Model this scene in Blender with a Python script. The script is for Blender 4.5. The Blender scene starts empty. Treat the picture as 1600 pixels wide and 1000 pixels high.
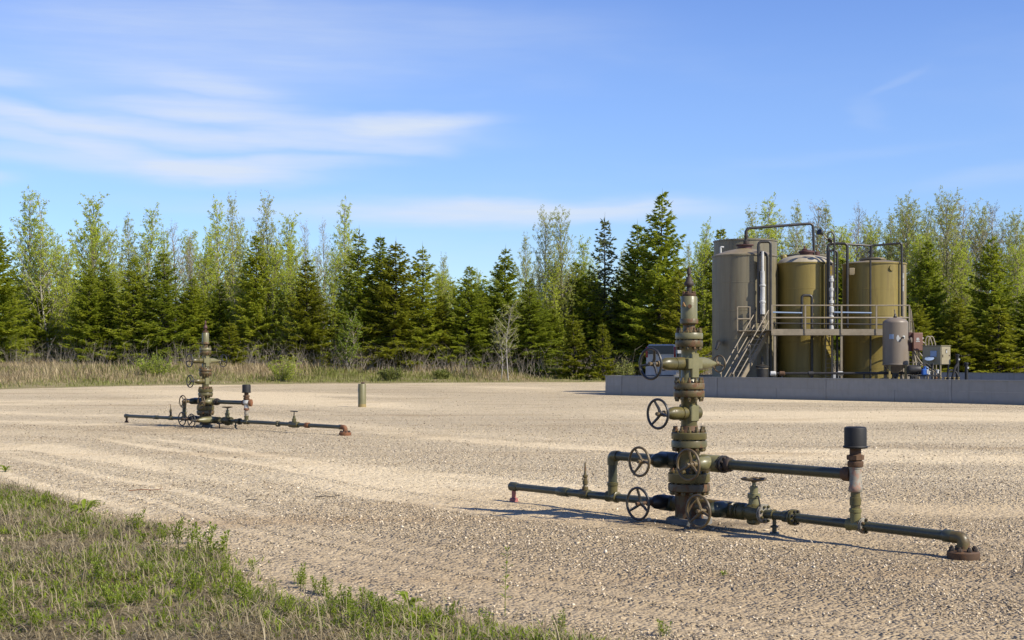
import bpy, math, random
import numpy as np
from mathutils import Vector, Matrix
random.seed(7)
RNG = np.random.default_rng(11)
S = bpy.context.scene
COL = S.collection
R = math.radians

# ------------------------------------------------------------------ camera, sky, sun
CAMZ = 1.66
cam_d = bpy.data.cameras.new('camera')
cam = bpy.data.objects.new('camera', cam_d)
COL.objects.link(cam)
cam.location = (0, 0, CAMZ)
cam.rotation_euler = (R(90), 0, 0)
cam_d.lens = 50
cam_d.sensor_width = 36
cam_d.shift_y = 0.03875
cam_d.clip_end = 3000
S.camera = cam
S.view_settings.view_transform = 'Standard'
S.view_settings.look = 'None'
S.view_settings.gamma = 1
S.view_settings.use_curve_mapping = False
S.view_settings.exposure = 0.7
SUN_EL, SUN_AZ = 41.0, 122.5          # azimuth clockwise from +Y
sd = bpy.data.lights.new('sun', 'SUN')
sd.energy = 4.8
sd.angle = R(0.5)
sd.color = (1.0, 0.92, 0.78)
sun = bpy.data.objects.new('sun', sd)
COL.objects.link(sun)
to_sun = Vector((math.sin(R(SUN_AZ)) * math.cos(R(SUN_EL)), math.cos(R(SUN_AZ)) * math.cos(R(SUN_EL)), math.sin(R(SUN_EL))))
sun.rotation_euler = to_sun.to_track_quat('Z', 'Y').to_euler()
F = 2222.2222


class NT:
    """small helper for node trees"""
    def __init__(self, nt):
        self.nt = nt
        nt.nodes.clear()

    def n(self, t, **kw):
        nd = self.nt.nodes.new(t)
        for k, v in kw.items():
            setattr(nd, k, v)
        return nd

    def set(self, sock, v):
        if hasattr(v, 'is_linked') or hasattr(v, 'links'):
            self.nt.links.new(v, sock)
        else:
            sock.default_value = v

    def math(self, op, a, b=None, c=None, clamp=False):
        m = self.n('ShaderNodeMath', operation=op, use_clamp=clamp)
        self.set(m.inputs[0], a)
        if b is not None:
            self.set(m.inputs[1], b)
        if c is not None:
            self.set(m.inputs[2], c)
        return m.outputs[0]

    def noise(self, vec, scale, detail=3, rough=0.55, dist=0.0):
        m = self.n('ShaderNodeTexNoise')
        self.set(m.inputs['Vector'], vec)
        m.inputs['Scale'].default_value = scale
        m.inputs['Detail'].default_value = detail
        m.inputs['Roughness'].default_value = rough
        m.inputs['Distortion'].default_value = dist
        return m.outputs['Fac']

    def mapping(self, vec, scale=(1, 1, 1), rot=(0, 0, 0), loc=(0, 0, 0)):
        m = self.n('ShaderNodeMapping')
        self.set(m.inputs['Vector'], vec)
        m.inputs['Scale'].default_value = scale
        m.inputs['Rotation'].default_value = rot
        m.inputs['Location'].default_value = loc
        return m.outputs[0]

    def ramp(self, fac, stops):
        m = self.n('ShaderNodeValToRGB')
        self.set(m.inputs[0], fac)
        e = m.color_ramp.elements
        while len(e) < len(stops):
            e.new(0.5)
        for el, (p, c) in zip(e, stops):
            el.position = p
            el.color = (c[0], c[1], c[2], 1) if not isinstance(c, (int, float)) else (c, c, c, 1)
        return m.outputs[0]

    def mix(self, fac, a, b, mode='MIX'):
        m = self.n('ShaderNodeMix', data_type='RGBA', blend_type=mode)
        self.set(m.inputs[0], fac)
        for i, v in ((6, a), (7, b)):
            if isinstance(v, (tuple, list)):
                v = (v[0], v[1], v[2], 1)
            self.set(m.inputs[i], v)
        return m.outputs[2]

    def step(self, x, a, b):
        m = self.n('ShaderNodeMapRange', interpolation_type='SMOOTHSTEP')
        self.set(m.inputs[0], x)
        m.inputs[1].default_value = a
        m.inputs[2].default_value = b
        return m.outputs[0]


world = bpy.data.worlds.new('World')
S.world = world
world.use_nodes = True
w = NT(world.node_tree)
sky = w.n('ShaderNodeTexSky', sky_type='NISHITA')
sky.sun_disc = False
sky.sun_elevation = R(SUN_EL)
sky.sun_rotation = R(SUN_AZ)
sky.altitude = 300
sky.air_density = 1.0
sky.dust_density = 0.0
sky.ozone_density = 3.0
hs = w.n('ShaderNodeHueSaturation')
hs.inputs['Hue'].default_value = 0.52
hs.inputs['Saturation'].default_value = 1.2
hs.inputs['Value'].default_value = 1.0
w.nt.links.new(sky.outputs[0], hs.inputs['Color'])
tc = w.n('ShaderNodeTexCoord')
gen = tc.outputs['Generated']
sx = w.n('ShaderNodeSeparateXYZ')
w.nt.links.new(gen, sx.inputs[0])
az = w.math('ARCTAN2', sx.outputs[0], sx.outputs[1])
el = w.math('ARCSINE', sx.outputs[2])
cb = w.n('ShaderNodeCombineXYZ')
w.set(cb.inputs[0], az)
w.set(cb.inputs[1], el)
ae = cb.outputs[0]
wn = w.math('SUBTRACT', w.noise(w.mapping(ae, (7, 26, 1)), 1.0, 4), 0.5)
wn2 = w.math('SUBTRACT', w.noise(w.mapping(ae, (9, 30, 1), loc=(5, 3, 0)), 1.0, 3), 0.5)
azw = w.math('ADD', az, w.math('MULTIPLY', wn2, 0.05))
elw = w.math('ADD', el, w.math('MULTIPLY', wn, 0.022))
# (px, py, half width, half height, strength, tilt) of each cirrus streak, as directions from the site
CLOUDS = [(640, 200, 105, 13, .95, -.03), (620, 232, 80, 10, .35, .0), (320, 150, 120, 16, .42, .12), (330, 188, 170, 14, .42, .05),
          (70, 205, 120, 14, .40, .14), (60, 232, 130, 12, .36, .16), (230, 252, 120, 14, .38, .12), (340, 272, 130, 16, .55, .02),
          (440, 226, 150, 10, .36, .0), (0, 152, 110, 12, .30, .04), (0, 298, 45, 9, .32, 0), (820, 334, 250, 15, .50, -.02),
          (960, 324, 120, 5, .25, -.02), (1378, 148, 32, 6, .05, -.5), (1345, 190, 26, 16, .03, .3), (1560, 292, 120, 10, .08, -.08),
          (1300, 252, 140, 8, .03, -.05), (560, 212, 170, 14, .30, .02), (210, 215, 190, 13, .36, .08), (120, 262, 150, 11, .26, .05), (440, 258, 130, 10, .36, -.02), (700, 328, 330, 13, .26, .0), (300, 100, 280, 60, .18, .0), (350, 12, 70, 10, .12, .2), (620, 55, 300, 40, .10, .0)]
tot = None
for (px, py, hw, hh, st, tl) in CLOUDS:
    hh *= 1.2
    hw *= 1.08
    st = min(.85, st * 1.3 + .04)
    dx = w.math('MULTIPLY_ADD', azw, F / hw, -(px - 800) / hw)
    dy0 = w.math('MULTIPLY_ADD', elw, F / hh, -(562 - py) / hh)
    dy = w.math('MULTIPLY_ADD', dx, tl * hw / hh, dy0)
    d2 = w.math('ADD', w.math('MULTIPLY', dx, dx), w.math('MULTIPLY', dy, dy))
    g = w.math('MULTIPLY', w.math('EXPONENT', w.math('MULTIPLY', w.math('POWER', d2, 1.5), -.8)), st)
    tot = g if tot is None else w.math('MAXIMUM', tot, w.math('MULTIPLY_ADD', tot, 0.45, g))
wisp = w.math('MULTIPLY_ADD', w.noise(w.mapping(ae, (5, 34, 1)), 1.0, 5, 0.6), 1.1, 0.55)
veil = w.math('MULTIPLY', w.step(w.noise(w.mapping(ae, (2.2, 9, 1), loc=(2, 1, 0)), 1.0, 5, 0.6), 0.42, 0.8), 0.20)
fib = w.math('MULTIPLY_ADD', w.noise(w.mapping(ae, (9, 150, 1), (0, 0, R(1.5))), 1.0, 6, 0.65, .4), .8, 0.6)
mask = w.math('ADD', w.math('MULTIPLY', w.math('MULTIPLY', tot, wisp), fib), w.math('MULTIPLY', veil, fib), clamp=True)
mask = w.math('MINIMUM', mask, 0.9)
low = w.mix(w.step(el, .22, .03), (1, 1, 1), (.62, .73, .90))
skyb = w.mix(1.0, hs.outputs[0], low, 'MULTIPLY')
skyc = w.mix(mask, skyb, (4.15, 4.6, 5.35))
bg = w.n('ShaderNodeBackground')
bg.inputs[1].default_value = 0.107
w.nt.links.new(skyc, bg.inputs[0])
wo = w.n('ShaderNodeOutputWorld')
w.nt.links.new(bg.outputs[0], wo.inputs[0])


# ------------------------------------------------------------------ helpers
def X(px, D):
    return (px - 800) * D / F


def Zz(py, D):
    return CAMZ + (562 - py) * D / F


def tag(o, label=None, cat=None, group=None, kind=None):
    if label: o['label'] = label
    if cat: o['category'] = cat
    if group: o['group'] = group
    if kind: o['kind'] = kind
    return o


def empty(name, loc=(0, 0, 0), rz=0.0, label=None, cat=None, group=None):
    o = bpy.data.objects.new(name, None)
    COL.objects.link(o)
    o.location = loc
    o.rotation_euler = (0, 0, rz)
    o.empty_display_size = 0.2
    return tag(o, label, cat, group)


def link(name, me, parent=None, loc=None):
    o = bpy.data.objects.new(name, me)
    COL.objects.link(o)
    if parent is not None:
        o.parent = parent
    if loc is not None:
        o.location = loc
    return o


def perp(a):
    a = Vector(a).normalized()
    t = Vector((0, 0, 1)) if abs(a.z) < 0.9 else Vector((1, 0, 0))
    e1 = a.cross(t).normalized()
    return a, e1, a.cross(e1).normalized()


class MB:
    """collects shapes into one mesh"""
    def __init__(self):
        self.v, self.f = [], []

    def add(self, vs, fs):
        b = len(self.v)
        self.v += [tuple(x) for x in vs]
        self.f += [tuple(i + b for i in q) for q in fs]
        return self

    def lathe(self, prof, o=(0, 0, 0), axis=(0, 0, 1), n=20, rot=0.0, caps=True):
        a, e1, e2 = perp(axis)
        o = Vector(o)
        vs, fs = [], []
        for t, r in prof:
            for k in range(n):
                q = 2 * math.pi * k / n + rot
                vs.append(o + a * t + (e1 * math.cos(q) + e2 * math.sin(q)) * max(r, 1e-4))
        m = len(prof)
        flip = prof[-1][0] < prof[0][0]
        for i in range(m - 1):
            for k in range(n):
                q = (i * n + k, i * n + (k + 1) % n, (i + 1) * n + (k + 1) % n, (i + 1) * n + k)
                fs.append(q)
        if caps:
            fs.append(tuple(range(n - 1, -1, -1)))
            fs.append(tuple(range((m - 1) * n, m * n)))
        return self.add(vs, fs)

    def tube(self, p0, p1, r0, r1=None, n=12, rot=0.0):
        p0, p1 = Vector(p0), Vector(p1)
        d = p1 - p0
        return self.lathe([(0, r0), (d.length, r0 if r1 is None else r1)], p0, d, n, rot)

    def box(self, c, h, M=None):
        c = Vector(c)
        vs = []
        for sx_ in (-1, 1):
            for sy_ in (-1, 1):
                for sz_ in (-1, 1):
                    p = Vector((sx_ * h[0], sy_ * h[1], sz_ * h[2]))
                    vs.append(c + (M @ p if M is not None else p))
        return self.add(vs, [(0, 1, 3, 2), (4, 6, 7, 5), (0, 4, 5, 1), (2, 3, 7, 6), (0, 2, 6, 4), (1, 5, 7, 3)])

    def cbox(self, c, h, b=0.01, M=None):
        """box with chamfered vertical and top edges"""
        c = Vector(c)
        x, y, z = h
        ring = [(-x + b, -y), (x - b, -y), (x, -y + b), (x, y - b), (x - b, y), (-x + b, y), (-x, y - b), (-x, -y + b)]
        vs = []
        for zz, k in ((-z, 1 - b / max(x, y)), (-z + b, 1), (z - b, 1), (z, 1 - b / max(x, y))):
            for p in ring:
                q = Vector((p[0] * k, p[1] * k, zz))
                vs.append(c + (M @ q if M is not None else q))
        fs = [tuple(range(7, -1, -1)), tuple(range(24, 32))]
        for i in range(3):
            for k in range(8):
                fs.append((i * 8 + k, i * 8 + (k + 1) % 8, (i + 1) * 8 + (k + 1) % 8, (i + 1) * 8 + k))
        return self.add(vs, fs)

    def torus(self, c, axis, RR, r, n=28, m=7):
        a, e1, e2 = perp(axis)
        c = Vector(c)
        vs, fs = [], []
        for i in range(n):
            q = 2 * math.pi * i / n
            d = e1 * math.cos(q) + e2 * math.sin(q)
            for k in range(m):
                s = 2 * math.pi * k / m
                vs.append(c + d * (RR + r * math.cos(s)) + a * (r * math.sin(s)))
        for i in range(n):
            for k in range(m):
                fs.append((i * m + k, ((i + 1) % n) * m + k, ((i + 1) % n) * m + (k + 1) % m, i * m + (k + 1) % m))
        return self.add(vs, fs)

    def sweep(self, pts, r, n=10, r1=None):
        pts = [Vector(p) for p in pts]
        m = len(pts)
        a, e1, e2 = perp(pts[1] - pts[0])
        vs, fs = [], []
        for i, p in enumerate(pts):
            d = (pts[min(i + 1, m - 1)] - pts[max(i - 1, 0)]).normalized()
            e1 = (e1 - d * e1.dot(d)).normalized()
            e2 = d.cross(e1)
            rr = r if r1 is None else r + (r1 - r) * i / (m - 1)
            for k in range(n):
                q = 2 * math.pi * k / n
                vs.append(p + (e1 * math.cos(q) + e2 * math.sin(q)) * rr)
        for i in range(m - 1):
            for k in range(n):
                fs.append((i * n + k, i * n + (k + 1) % n, (i + 1) * n + (k + 1) % n, (i + 1) * n + k))
        fs.append(tuple(range(n - 1, -1, -1)))
        fs.append(tuple(range((m - 1) * n, m * n)))
        return self.add(vs, fs)

    def mesh(self, name, mat, smooth=True, angle=38):
        me = bpy.data.meshes.new(name)
        me.from_pydata(self.v, [], self.f)
        me.validate()
        if mat is not None:
            me.materials.append(mat)
        if smooth:
            me.polygons.foreach_set('use_smooth', [True] * len(me.polygons))
            me.set_sharp_from_angle(angle=R(angle))
        # consistent normals
        import bmesh
        bm = bmesh.new()
        bm.from_mesh(me)
        bmesh.ops.recalc_face_normals(bm, faces=bm.faces)
        bm.to_mesh(me)
        bm.free()
        return me

    def build(self, name, mat, parent=None, loc=None, label=None, smooth=True):
        o = link(name, self.mesh(name, mat, smooth), parent, loc)
        if label: o['label'] = label
        return o


def bend(pts, rad, seg=6):
    """rounds the corners of a polyline"""
    pts = [Vector(p) for p in pts]
    out = [pts[0]]
    for i in range(1, len(pts) - 1):
        a, b, c = pts[i - 1], pts[i], pts[i + 1]
        r = min(rad, (a - b).length * .49, (c - b).length * .49)
        s, e = b + (a - b).normalized() * r, b + (c - b).normalized() * r
        for k in range(seg + 1):
            t = k / seg
            out.append(s * (1 - t) ** 2 + b * 2 * t * (1 - t) + e * t * t)
    out.append(pts[-1])
    return out


def tri_mesh(name, verts, tris, mat):
    me = bpy.data.meshes.new(name)
    verts = np.asarray(verts, np.float32).reshape(-1, 3)
    tris = np.asarray(tris, np.int32).reshape(-1, 3)
    me.vertices.add(len(verts))
    me.vertices.foreach_set('co', verts.ravel())
    me.loops.add(tris.size)
    me.loops.foreach_set('vertex_index', tris.ravel())
    me.polygons.add(len(tris))
    me.polygons.foreach_set('loop_start', np.arange(0, tris.size, 3, dtype=np.int32))
    me.update(calc_edges=True)
    if mat is not None:
        me.materials.append(mat)
    return me


def vnoise(x, y, seed=0):
    """smooth value noise, -1..1"""
    x, y = np.asarray(x, float), np.asarray(y, float)
    xi, yi = np.floor(x).astype(np.int64), np.floor(y).astype(np.int64)
    fx, fy = x - xi, y - yi
    fx, fy = fx * fx * (3 - 2 * fx), fy * fy * (3 - 2 * fy)

    def h(a, b):
        n = (a * 374761393 + b * 668265263 + seed * 1442695041) & 0xffffffff
        n = ((n ^ (n >> 13)) * 1274126177) & 0xffffffff
        return ((n ^ (n >> 16)) & 0xffff) / 32767.5 - 1
    return (h(xi, yi) * (1 - fx) + h(xi + 1, yi) * fx) * (1 - fy) + (h(xi, yi + 1) * (1 - fx) + h(xi + 1, yi + 1) * fx) * fy


def sstep(a, b, x):
    t = np.clip((x - a) / (b - a), 0, 1)
    return t * t * (3 - 2 * t)


# ------------------------------------------------------------------ materials
def new_mat(name):
    m = bpy.data.materials.new(name)
    m.use_nodes = True
    t = NT(m.node_tree)
    out = t.n('ShaderNodeOutputMaterial')
    bs = t.n('ShaderNodeBsdfPrincipled')
    t.nt.links.new(bs.outputs[0], out.inputs[0])
    return m, t, bs, out


def bump(t, bs, h, strength=0.3, dist=0.01):
    b = t.n('ShaderNodeBump')
    b.inputs['Strength'].default_value = strength
    b.inputs['Distance'].default_value = dist
    t.set(b.inputs['Height'], h)
    t.nt.links.new(b.outputs[0], bs.inputs['Normal'])


RUST = ((.042, .022, .010), (.145, .066, .022))


def metal(name, c1, c2, rust=0.3, rough=0.5, scale=1.0, streak=0.5, rustcols=RUST, metallic=0.0, spec=0.5):
    m, t, bs, out = new_mat(name)
    co = t.n('ShaderNodeTexCoord').outputs['Object']
    oi = t.n('ShaderNodeObjectInfo')
    add = t.n('ShaderNodeVectorMath', operation='MULTIPLY_ADD')
    cmb = t.n('ShaderNodeCombineXYZ')
    for i in range(3):
        t.set(cmb.inputs[i], oi.outputs['Random'])
    t.nt.links.new(cmb.outputs[0], add.inputs[0])
    add.inputs[1].default_value = (13.7, 7.1, 9.3)
    t.nt.links.new(co, add.inputs[2])
    v = add.outputs[0]
    big = t.noise(v, 4 * scale, 4)
    base = t.mix(t.step(big, .32, .68), c1, c2)
    fine = t.noise(v, 60 * scale, 3)
    base = t.mix(t.math('MULTIPLY', t.step(fine, .4, .75), .25), base, (c1[0] * .55, c1[1] * .55, c1[2] * .5))
    st = t.noise(t.mapping(v, (14 * scale, 14 * scale, 1.1 * scale)), 1.0, 4, .6)
    pat = t.noise(v, 9 * scale, 5, .65)
    rmask = t.math('ADD', t.math('MULTIPLY', pat, 1 - streak * .5), t.math('MULTIPLY', st, streak * .5))
    thr = .78 - rust * .42
    rm = t.step(rmask, thr - .02, thr + .07)
    rc = t.mix(t.noise(v, 35 * scale, 4), rustcols[0], rustcols[1])
    colr = t.mix(rm, base, rc)
    t.set(bs.inputs['Base Color'], colr)
    t.set(bs.inputs['Roughness'], t.math('MULTIPLY_ADD', rm, .85 - rough, t.math('MULTIPLY_ADD', fine, .2, rough - .1)))
    bs.inputs['Metallic'].default_value = metallic
    bs.inputs['Specular IOR Level'].default_value = spec
    bump(t, bs, t.math('ADD', t.math('MULTIPLY', fine, .5), pat), .25, .006 / scale ** .5)
    return m


def plain(name, c, rough=0.5, metallic=0.0, var=.25, scale=6.0):
    m, t, bs, out = new_mat(name)
    co = t.n('ShaderNodeTexCoord').outputs['Object']
    nz = t.noise(co, scale, 4)
    t.set(bs.inputs['Base Color'], t.mix(nz, tuple(x * (1 - var) for x in c), tuple(min(1, x * (1 + var)) for x in c)))
    bs.inputs['Roughness'].default_value = rough
    bs.inputs['Metallic'].default_value = metallic
    bump(t, bs, t.noise(co, scale * 12, 3), .12, .004)
    return m


def leafmat(name, stops, transl=.3, rough=.55, spec=.3):
    m, t, bs, out = new_mat(name)
    g = t.n('ShaderNodeNewGeometry')
    oi = t.n('ShaderNodeObjectInfo')
    co = t.n('ShaderNodeTexCoord').outputs['Object']
    pn = t.noise(co, .55, 3)
    rnd = t.math('ADD', t.math('MULTIPLY', g.outputs['Random Per Island'], .55), t.math('ADD', t.math('MULTIPLY', pn, .5), t.math('MULTIPLY_ADD', oi.outputs['Random'], .3, -.2)))
    c = t.ramp(rnd, stops)
    t.set(bs.inputs['Base Color'], c)
    bs.inputs['Roughness'].default_value = rough
    bs.inputs['Specular IOR Level'].default_value = spec
    tr = t.n('ShaderNodeBsdfTranslucent')
    t.set(tr.inputs[0], c)
    mx = t.n('ShaderNodeMixShader')
    mx.inputs[0].default_value = transl
    t.nt.links.new(bs.outputs[0], mx.inputs[1])
    t.nt.links.new(tr.outputs[0], mx.inputs[2])
    t.nt.links.new(mx.outputs[0], out.inputs[0])
    return m


M = {}
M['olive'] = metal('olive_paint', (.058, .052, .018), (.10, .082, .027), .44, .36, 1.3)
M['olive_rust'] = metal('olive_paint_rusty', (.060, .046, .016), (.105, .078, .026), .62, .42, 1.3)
M['olive_lit'] = metal('olive_paint_sunlit', (.125, .115, .052), (.155, .143, .068), .28, .38, 1.3)  # less rusty olive, its sunlit brightness put into the colour
M['pipe'] = metal('dark_green_pipe_paint', (.032, .036, .022), (.052, .054, .03), .26, .36, 1.0, .2)
M['rust'] = metal('rust_steel', (.06, .032, .016), (.095, .05, .022), .6, .8, 1.6)
M['casing'] = metal('casing_brown_paint', (.048, .036, .014), (.08, .055, .02), .66, .5, 1.3, .8)
M['marker'] = plain('ochre_marker', (.24, .13, .04), .6)
M['rust_orange'] = metal('orange_rust', (.19, .075, .028), (.13, .055, .022), .4, .75, 1.6)
M['rust_dark'] = metal('dark_rust_steel', (.026, .020, .016), (.045, .028, .018), .35, .7, 1.6)
M['wheel_dark'] = metal('black_wheel_paint', (.018, .018, .018), (.03, .028, .024), .25, .4, 2.0)
M['wheel_worn'] = metal('worn_wheel_paint', (.12, .085, .035), (.07, .05, .025), .5, .5, 2.0)
M['cap_black'] = plain('black_plastic', (.007, .007, .007), .62, 0, .2)
M['pale'] = metal('pale_primer', (.16, .145, .11), (.25, .23, .18), .58, .6, 1.6, .4, ((.2, .1, .06), (.3, .2, .15)))
M['white_paint'] = metal('white_tape_paint', (.46, .46, .44), (.34, .34, .32), .36, .5, 1.5)
M['red'] = plain('red_paint', (.28, .09, .075), .5)
M['yellow_green'] = metal('yellow_green_paint', (.11, .10, .032), (.14, .125, .045), .3, .42, 1.4)
M['concrete'] = plain('concrete', (.13, .125, .11), .9)
M['steel_dark'] = metal('dark_steel', (.018, .016, .014), (.032, .029, .025), .28, .45, 1.0)
M['rubber'] = plain('black_rubber', (.016, .016, .016), .8)


def tankmat(name, c1, c2, stain, amt):
    m, t, bs, out = new_mat(name)
    co = t.n('ShaderNodeTexCoord').outputs['Object']
    v1 = t.noise(t.mapping(co, (3.0, 3.0, .22)), 1.0, 5, .6)
    v2 = t.noise(t.mapping(co, (9, 9, .35)), 1.0, 4, .6)
    big = t.noise(co, .6, 4)
    c = t.mix(t.step(v1, .35, .68), c1, c2)
    c = t.mix(t.math('MULTIPLY', t.step(v2, .55, .75), amt), c, stain)
    c = t.mix(t.math('MULTIPLY', t.step(big, .45, .75), .35), c, tuple(x * .72 for x in c1))
    t.set(bs.inputs['Base Color'], c)
    bs.inputs['Roughness'].default_value = .48
    bump(t, bs, t.noise(co, 1.3, 2), .15, .05)
    return m


M['tank_grey'] = tankmat('grey_olive_tank_paint', (.125, .11, .068), (.17, .147, .092), (.105, .062, .028), .7)
M['tank_olive'] = tankmat('ochre_olive_tank_paint', (.165, .125, .026), (.215, .162, .036), (.105, .068, .016), .7)
M['tank_roof'] = tankmat('pale_tank_roof_paint', (.27, .235, .16), (.33, .29, .2), (.16, .12, .08), .3)
M['tank_roof_grey'] = tankmat('tan_tank_roof_paint', (.17, .135, .075), (.20, .16, .09), (.1, .07, .04), .3)
M['vessel'] = tankmat('taupe_vessel_paint', (.15, .122, .092), (.17, .138, .104), (.11, .075, .05), .4)
M['hatch_red'] = metal('maroon_hatch_paint', (.055, .022, .018), (.075, .028, .022), .35, .6, 1.0)
M['rail'] = metal('tan_rail_paint', (.18, .148, .10), (.235, .195, .135), .30, .5, 1.0)
M['cabinet'] = metal('tan_cabinet_paint', (.22, .188, .115), (.245, .21, .13), .1, .5, .6)
M['box_red'] = metal('red_brown_box_paint', (.17, .085, .06), (.20, .105, .075), .25, .55, .6)
M['galv'] = metal('bright_galvanised', (.42, .42, .40), (.55, .54, .5), .2, .35, 1.2, .6, ((.25, .2, .15), (.4, .3, .2)))
M['sticker'] = plain('pale_sticker', (.42, .44, .42), .6, 0, .15)
M['blue'] = plain('blue_plastic', (.02, .09, .33), .4)
M['blue_grey'] = plain('grey_blue_plastic', (.2, .27, .38), .45)
M['yellow'] = plain('faded_yellow_paint', (.22, .165, .06), .6)


def wallmat():
    m, t, bs, out = new_mat('galvanised_wall_steel')
    co = t.n('ShaderNodeTexCoord').outputs['Object']
    oi = t.n('ShaderNodeObjectInfo')
    sp = t.noise(t.mapping(co, (3.5, 3.5, 3.5)), 1.0, 5, .6)
    st = t.noise(t.mapping(co, (6, 6, .5)), 1.0, 4, .6)
    c = t.mix(sp, (.175, .182, .19), (.27, .275, .278))
    c = t.mix(t.math('MULTIPLY', t.step(st, .5, .72), .4), c, (.14, .132, .12))
    sz_ = t.n('ShaderNodeSeparateXYZ')
    t.set(sz_.inputs[0], co)
    c = t.mix(t.math('MULTIPLY', t.step(t.math('ADD', sz_.outputs[2], t.math('MULTIPLY_ADD', st, .3, -.15)), .22, .0), .6), c, (.20, .15, .09))
    c = t.mix(t.math('MULTIPLY', oi.outputs['Random'], .5), c, (.17, .17, .165))
    t.set(bs.inputs['Base Color'], c)
    bs.inputs['Metallic'].default_value = .2
    bs.inputs['Roughness'].default_value = .5
    bump(t, bs, t.noise(co, 1.2, 3), .25, .06)
    return m


M['wall'] = wallmat()


def gravelmat():
    m, t, bs, out = new_mat('crushed_gravel')
    co = t.n('ShaderNodeTexCoord').outputs['Object']

    def vor(scale, feat='F1'):
        vv = t.n('ShaderNodeTexVoronoi', feature=feat)
        t.set(vv.inputs['Vector'], co)
        vv.inputs['Scale'].default_value = scale
        return vv
    v1, v2 = vor(38), vor(15)
    sep = t.n('ShaderNodeSeparateColor')
    t.nt.links.new(v1.outputs['Color'], sep.inputs[0])
    sep2 = t.n('ShaderNodeSeparateColor')
    t.nt.links.new(v2.outputs['Color'], sep2.inputs[0])
    st = t.ramp(sep.outputs[0], [(0, (.15, .115, .065)), (.3, (.41, .325, .20)), (.7, (.60, .495, .325)), (1, (.83, .72, .52))])
    st2 = t.ramp(sep2.outputs[1], [(0, (.19, .145, .085)), (.5, (.50, .41, .255)), (1, (.74, .625, .44))])
    mid = t.noise(co, 5.0, 6, .7)
    c = t.mix(.45, st, st2)
    # fine sandy ground between the stones
    sand = t.mix(mid, (.44, .345, .20), (.73, .605, .40))
    pm = t.step(t.noise(co, .9, 5, .65), .38, .62)
    c = t.mix(t.math('MULTIPLY_ADD', pm, .45, .15), c, sand)
    # wheel tracks, compacted and browner bands sweeping across the pad
    la = t.n('ShaderNodeAttribute', attribute_name='lane').outputs['Fac']
    lan = t.math('ADD', la, t.math('MULTIPLY_ADD', mid, .5, -.25))
    worn = t.step(lan, -.02, -.38)
    c = t.mix(t.math('MULTIPLY', worn, .33), c, t.mix(t.noise(co, 2.2, 5, .6), (.44, .35, .21), (.68, .565, .375)))
    c = t.mix(t.math('MULTIPLY', t.step(lan, .02, .40), .26), c, t.mix(sep.outputs[2], (.20, .16, .105), (.48, .40, .28)))
    pa = t.noise(co, .22, 4, .6)
    c = t.mix(t.math('MULTIPLY', t.step(pa, .52, .7), .35), c, (.27, .195, .10))
    # looser, browner verge margin; shade among coarse stones put into the colour
    sp_ = t.n('ShaderNodeSeparateXYZ')
    t.set(sp_.inputs[0], co)
    mg = t.math('ADD', sp_.outputs[1], t.math('MULTIPLY_ADD', pa, 9.0, -4.5))
    c = t.mix(t.math('MULTIPLY', t.step(mg, 19, 9.5), .62), c, t.mix(sep.outputs[1], (.22, .165, .10), (.40, .32, .21)))
    # browner, trafficked ground round the wellheads, oil-dark right at their feet
    for (wx, wy, ra, rb) in ((3.2, 12.5, 8.5, 2.5), (-7.5, 34.8, 4.0, .8)):
        dd = t.n('ShaderNodeVectorMath', operation='DISTANCE')
        t.set(dd.inputs[0], co)
        dd.inputs[1].default_value = (wx, wy, 0)
        dn = t.math('ADD', dd.outputs['Value'], t.math('MULTIPLY_ADD', t.noise(co, .5, 5, .65), 6.0, -3.0))
        c = t.mix(t.math('MULTIPLY', t.step(dn, ra, rb), .85), c, t.mix(1.0, c, (.74, .70, .65), 'MULTIPLY'))
    for (wx, wy) in ((1.75, 14.35), (-7.5, 34.7)):
        dd = t.n('ShaderNodeVectorMath', operation='DISTANCE')
        t.set(dd.inputs[0], co)
        dd.inputs[1].default_value = (wx, wy, 0)
        dn = t.math('ADD', dd.outputs['Value'], t.math('MULTIPLY_ADD', t.noise(co, 2.6, 5, .65), 1.4, -.7))
        c = t.mix(t.math('MULTIPLY', t.step(dn, .95, .25), .75), c, (.07, .05, .03))
    c = t.mix(t.math('MULTIPLY', t.step(t.noise(t.mapping(co, (.06, .5, 1), (0, 0, R(3)), (3, 7, 0)), 1.0, 5, .6), .56, .70), .5), c, (.30, .205, .105))
    t.set(bs.inputs['Base Color'], c)
    bs.inputs['Roughness'].default_value = .9
    bs.inputs['Specular IOR Level'].default_value = .25
    h = t.math('ADD', t.math('MULTIPLY', v1.outputs['Distance'], -1.0), t.math('ADD', t.math('MULTIPLY', v2.outputs['Distance'], -1.6), t.math('MULTIPLY', mid, 1.6)))
    bump(t, bs, t.math('MULTIPLY', h, t.math('MULTIPLY_ADD', worn, -.6, 1.0)), 1.0, .034)
    return m


M['gravel'] = gravelmat()


def stonemat():
    m, t, bs, out = new_mat('gravel_stones')
    g = t.n('ShaderNodeNewGeometry')
    c = t.ramp(g.outputs['Random Per Island'], [(0, (.10, .078, .05)), (.25, (.25, .195, .125)), (.6, (.40, .32, .21)), (.9, (.52, .43, .30)), (1, (.66, .57, .43))])
    t.set(bs.inputs['Base Color'], c)
    bs.inputs['Roughness'].default_value = .85
    return m


M['stone'] = stonemat()


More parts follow.
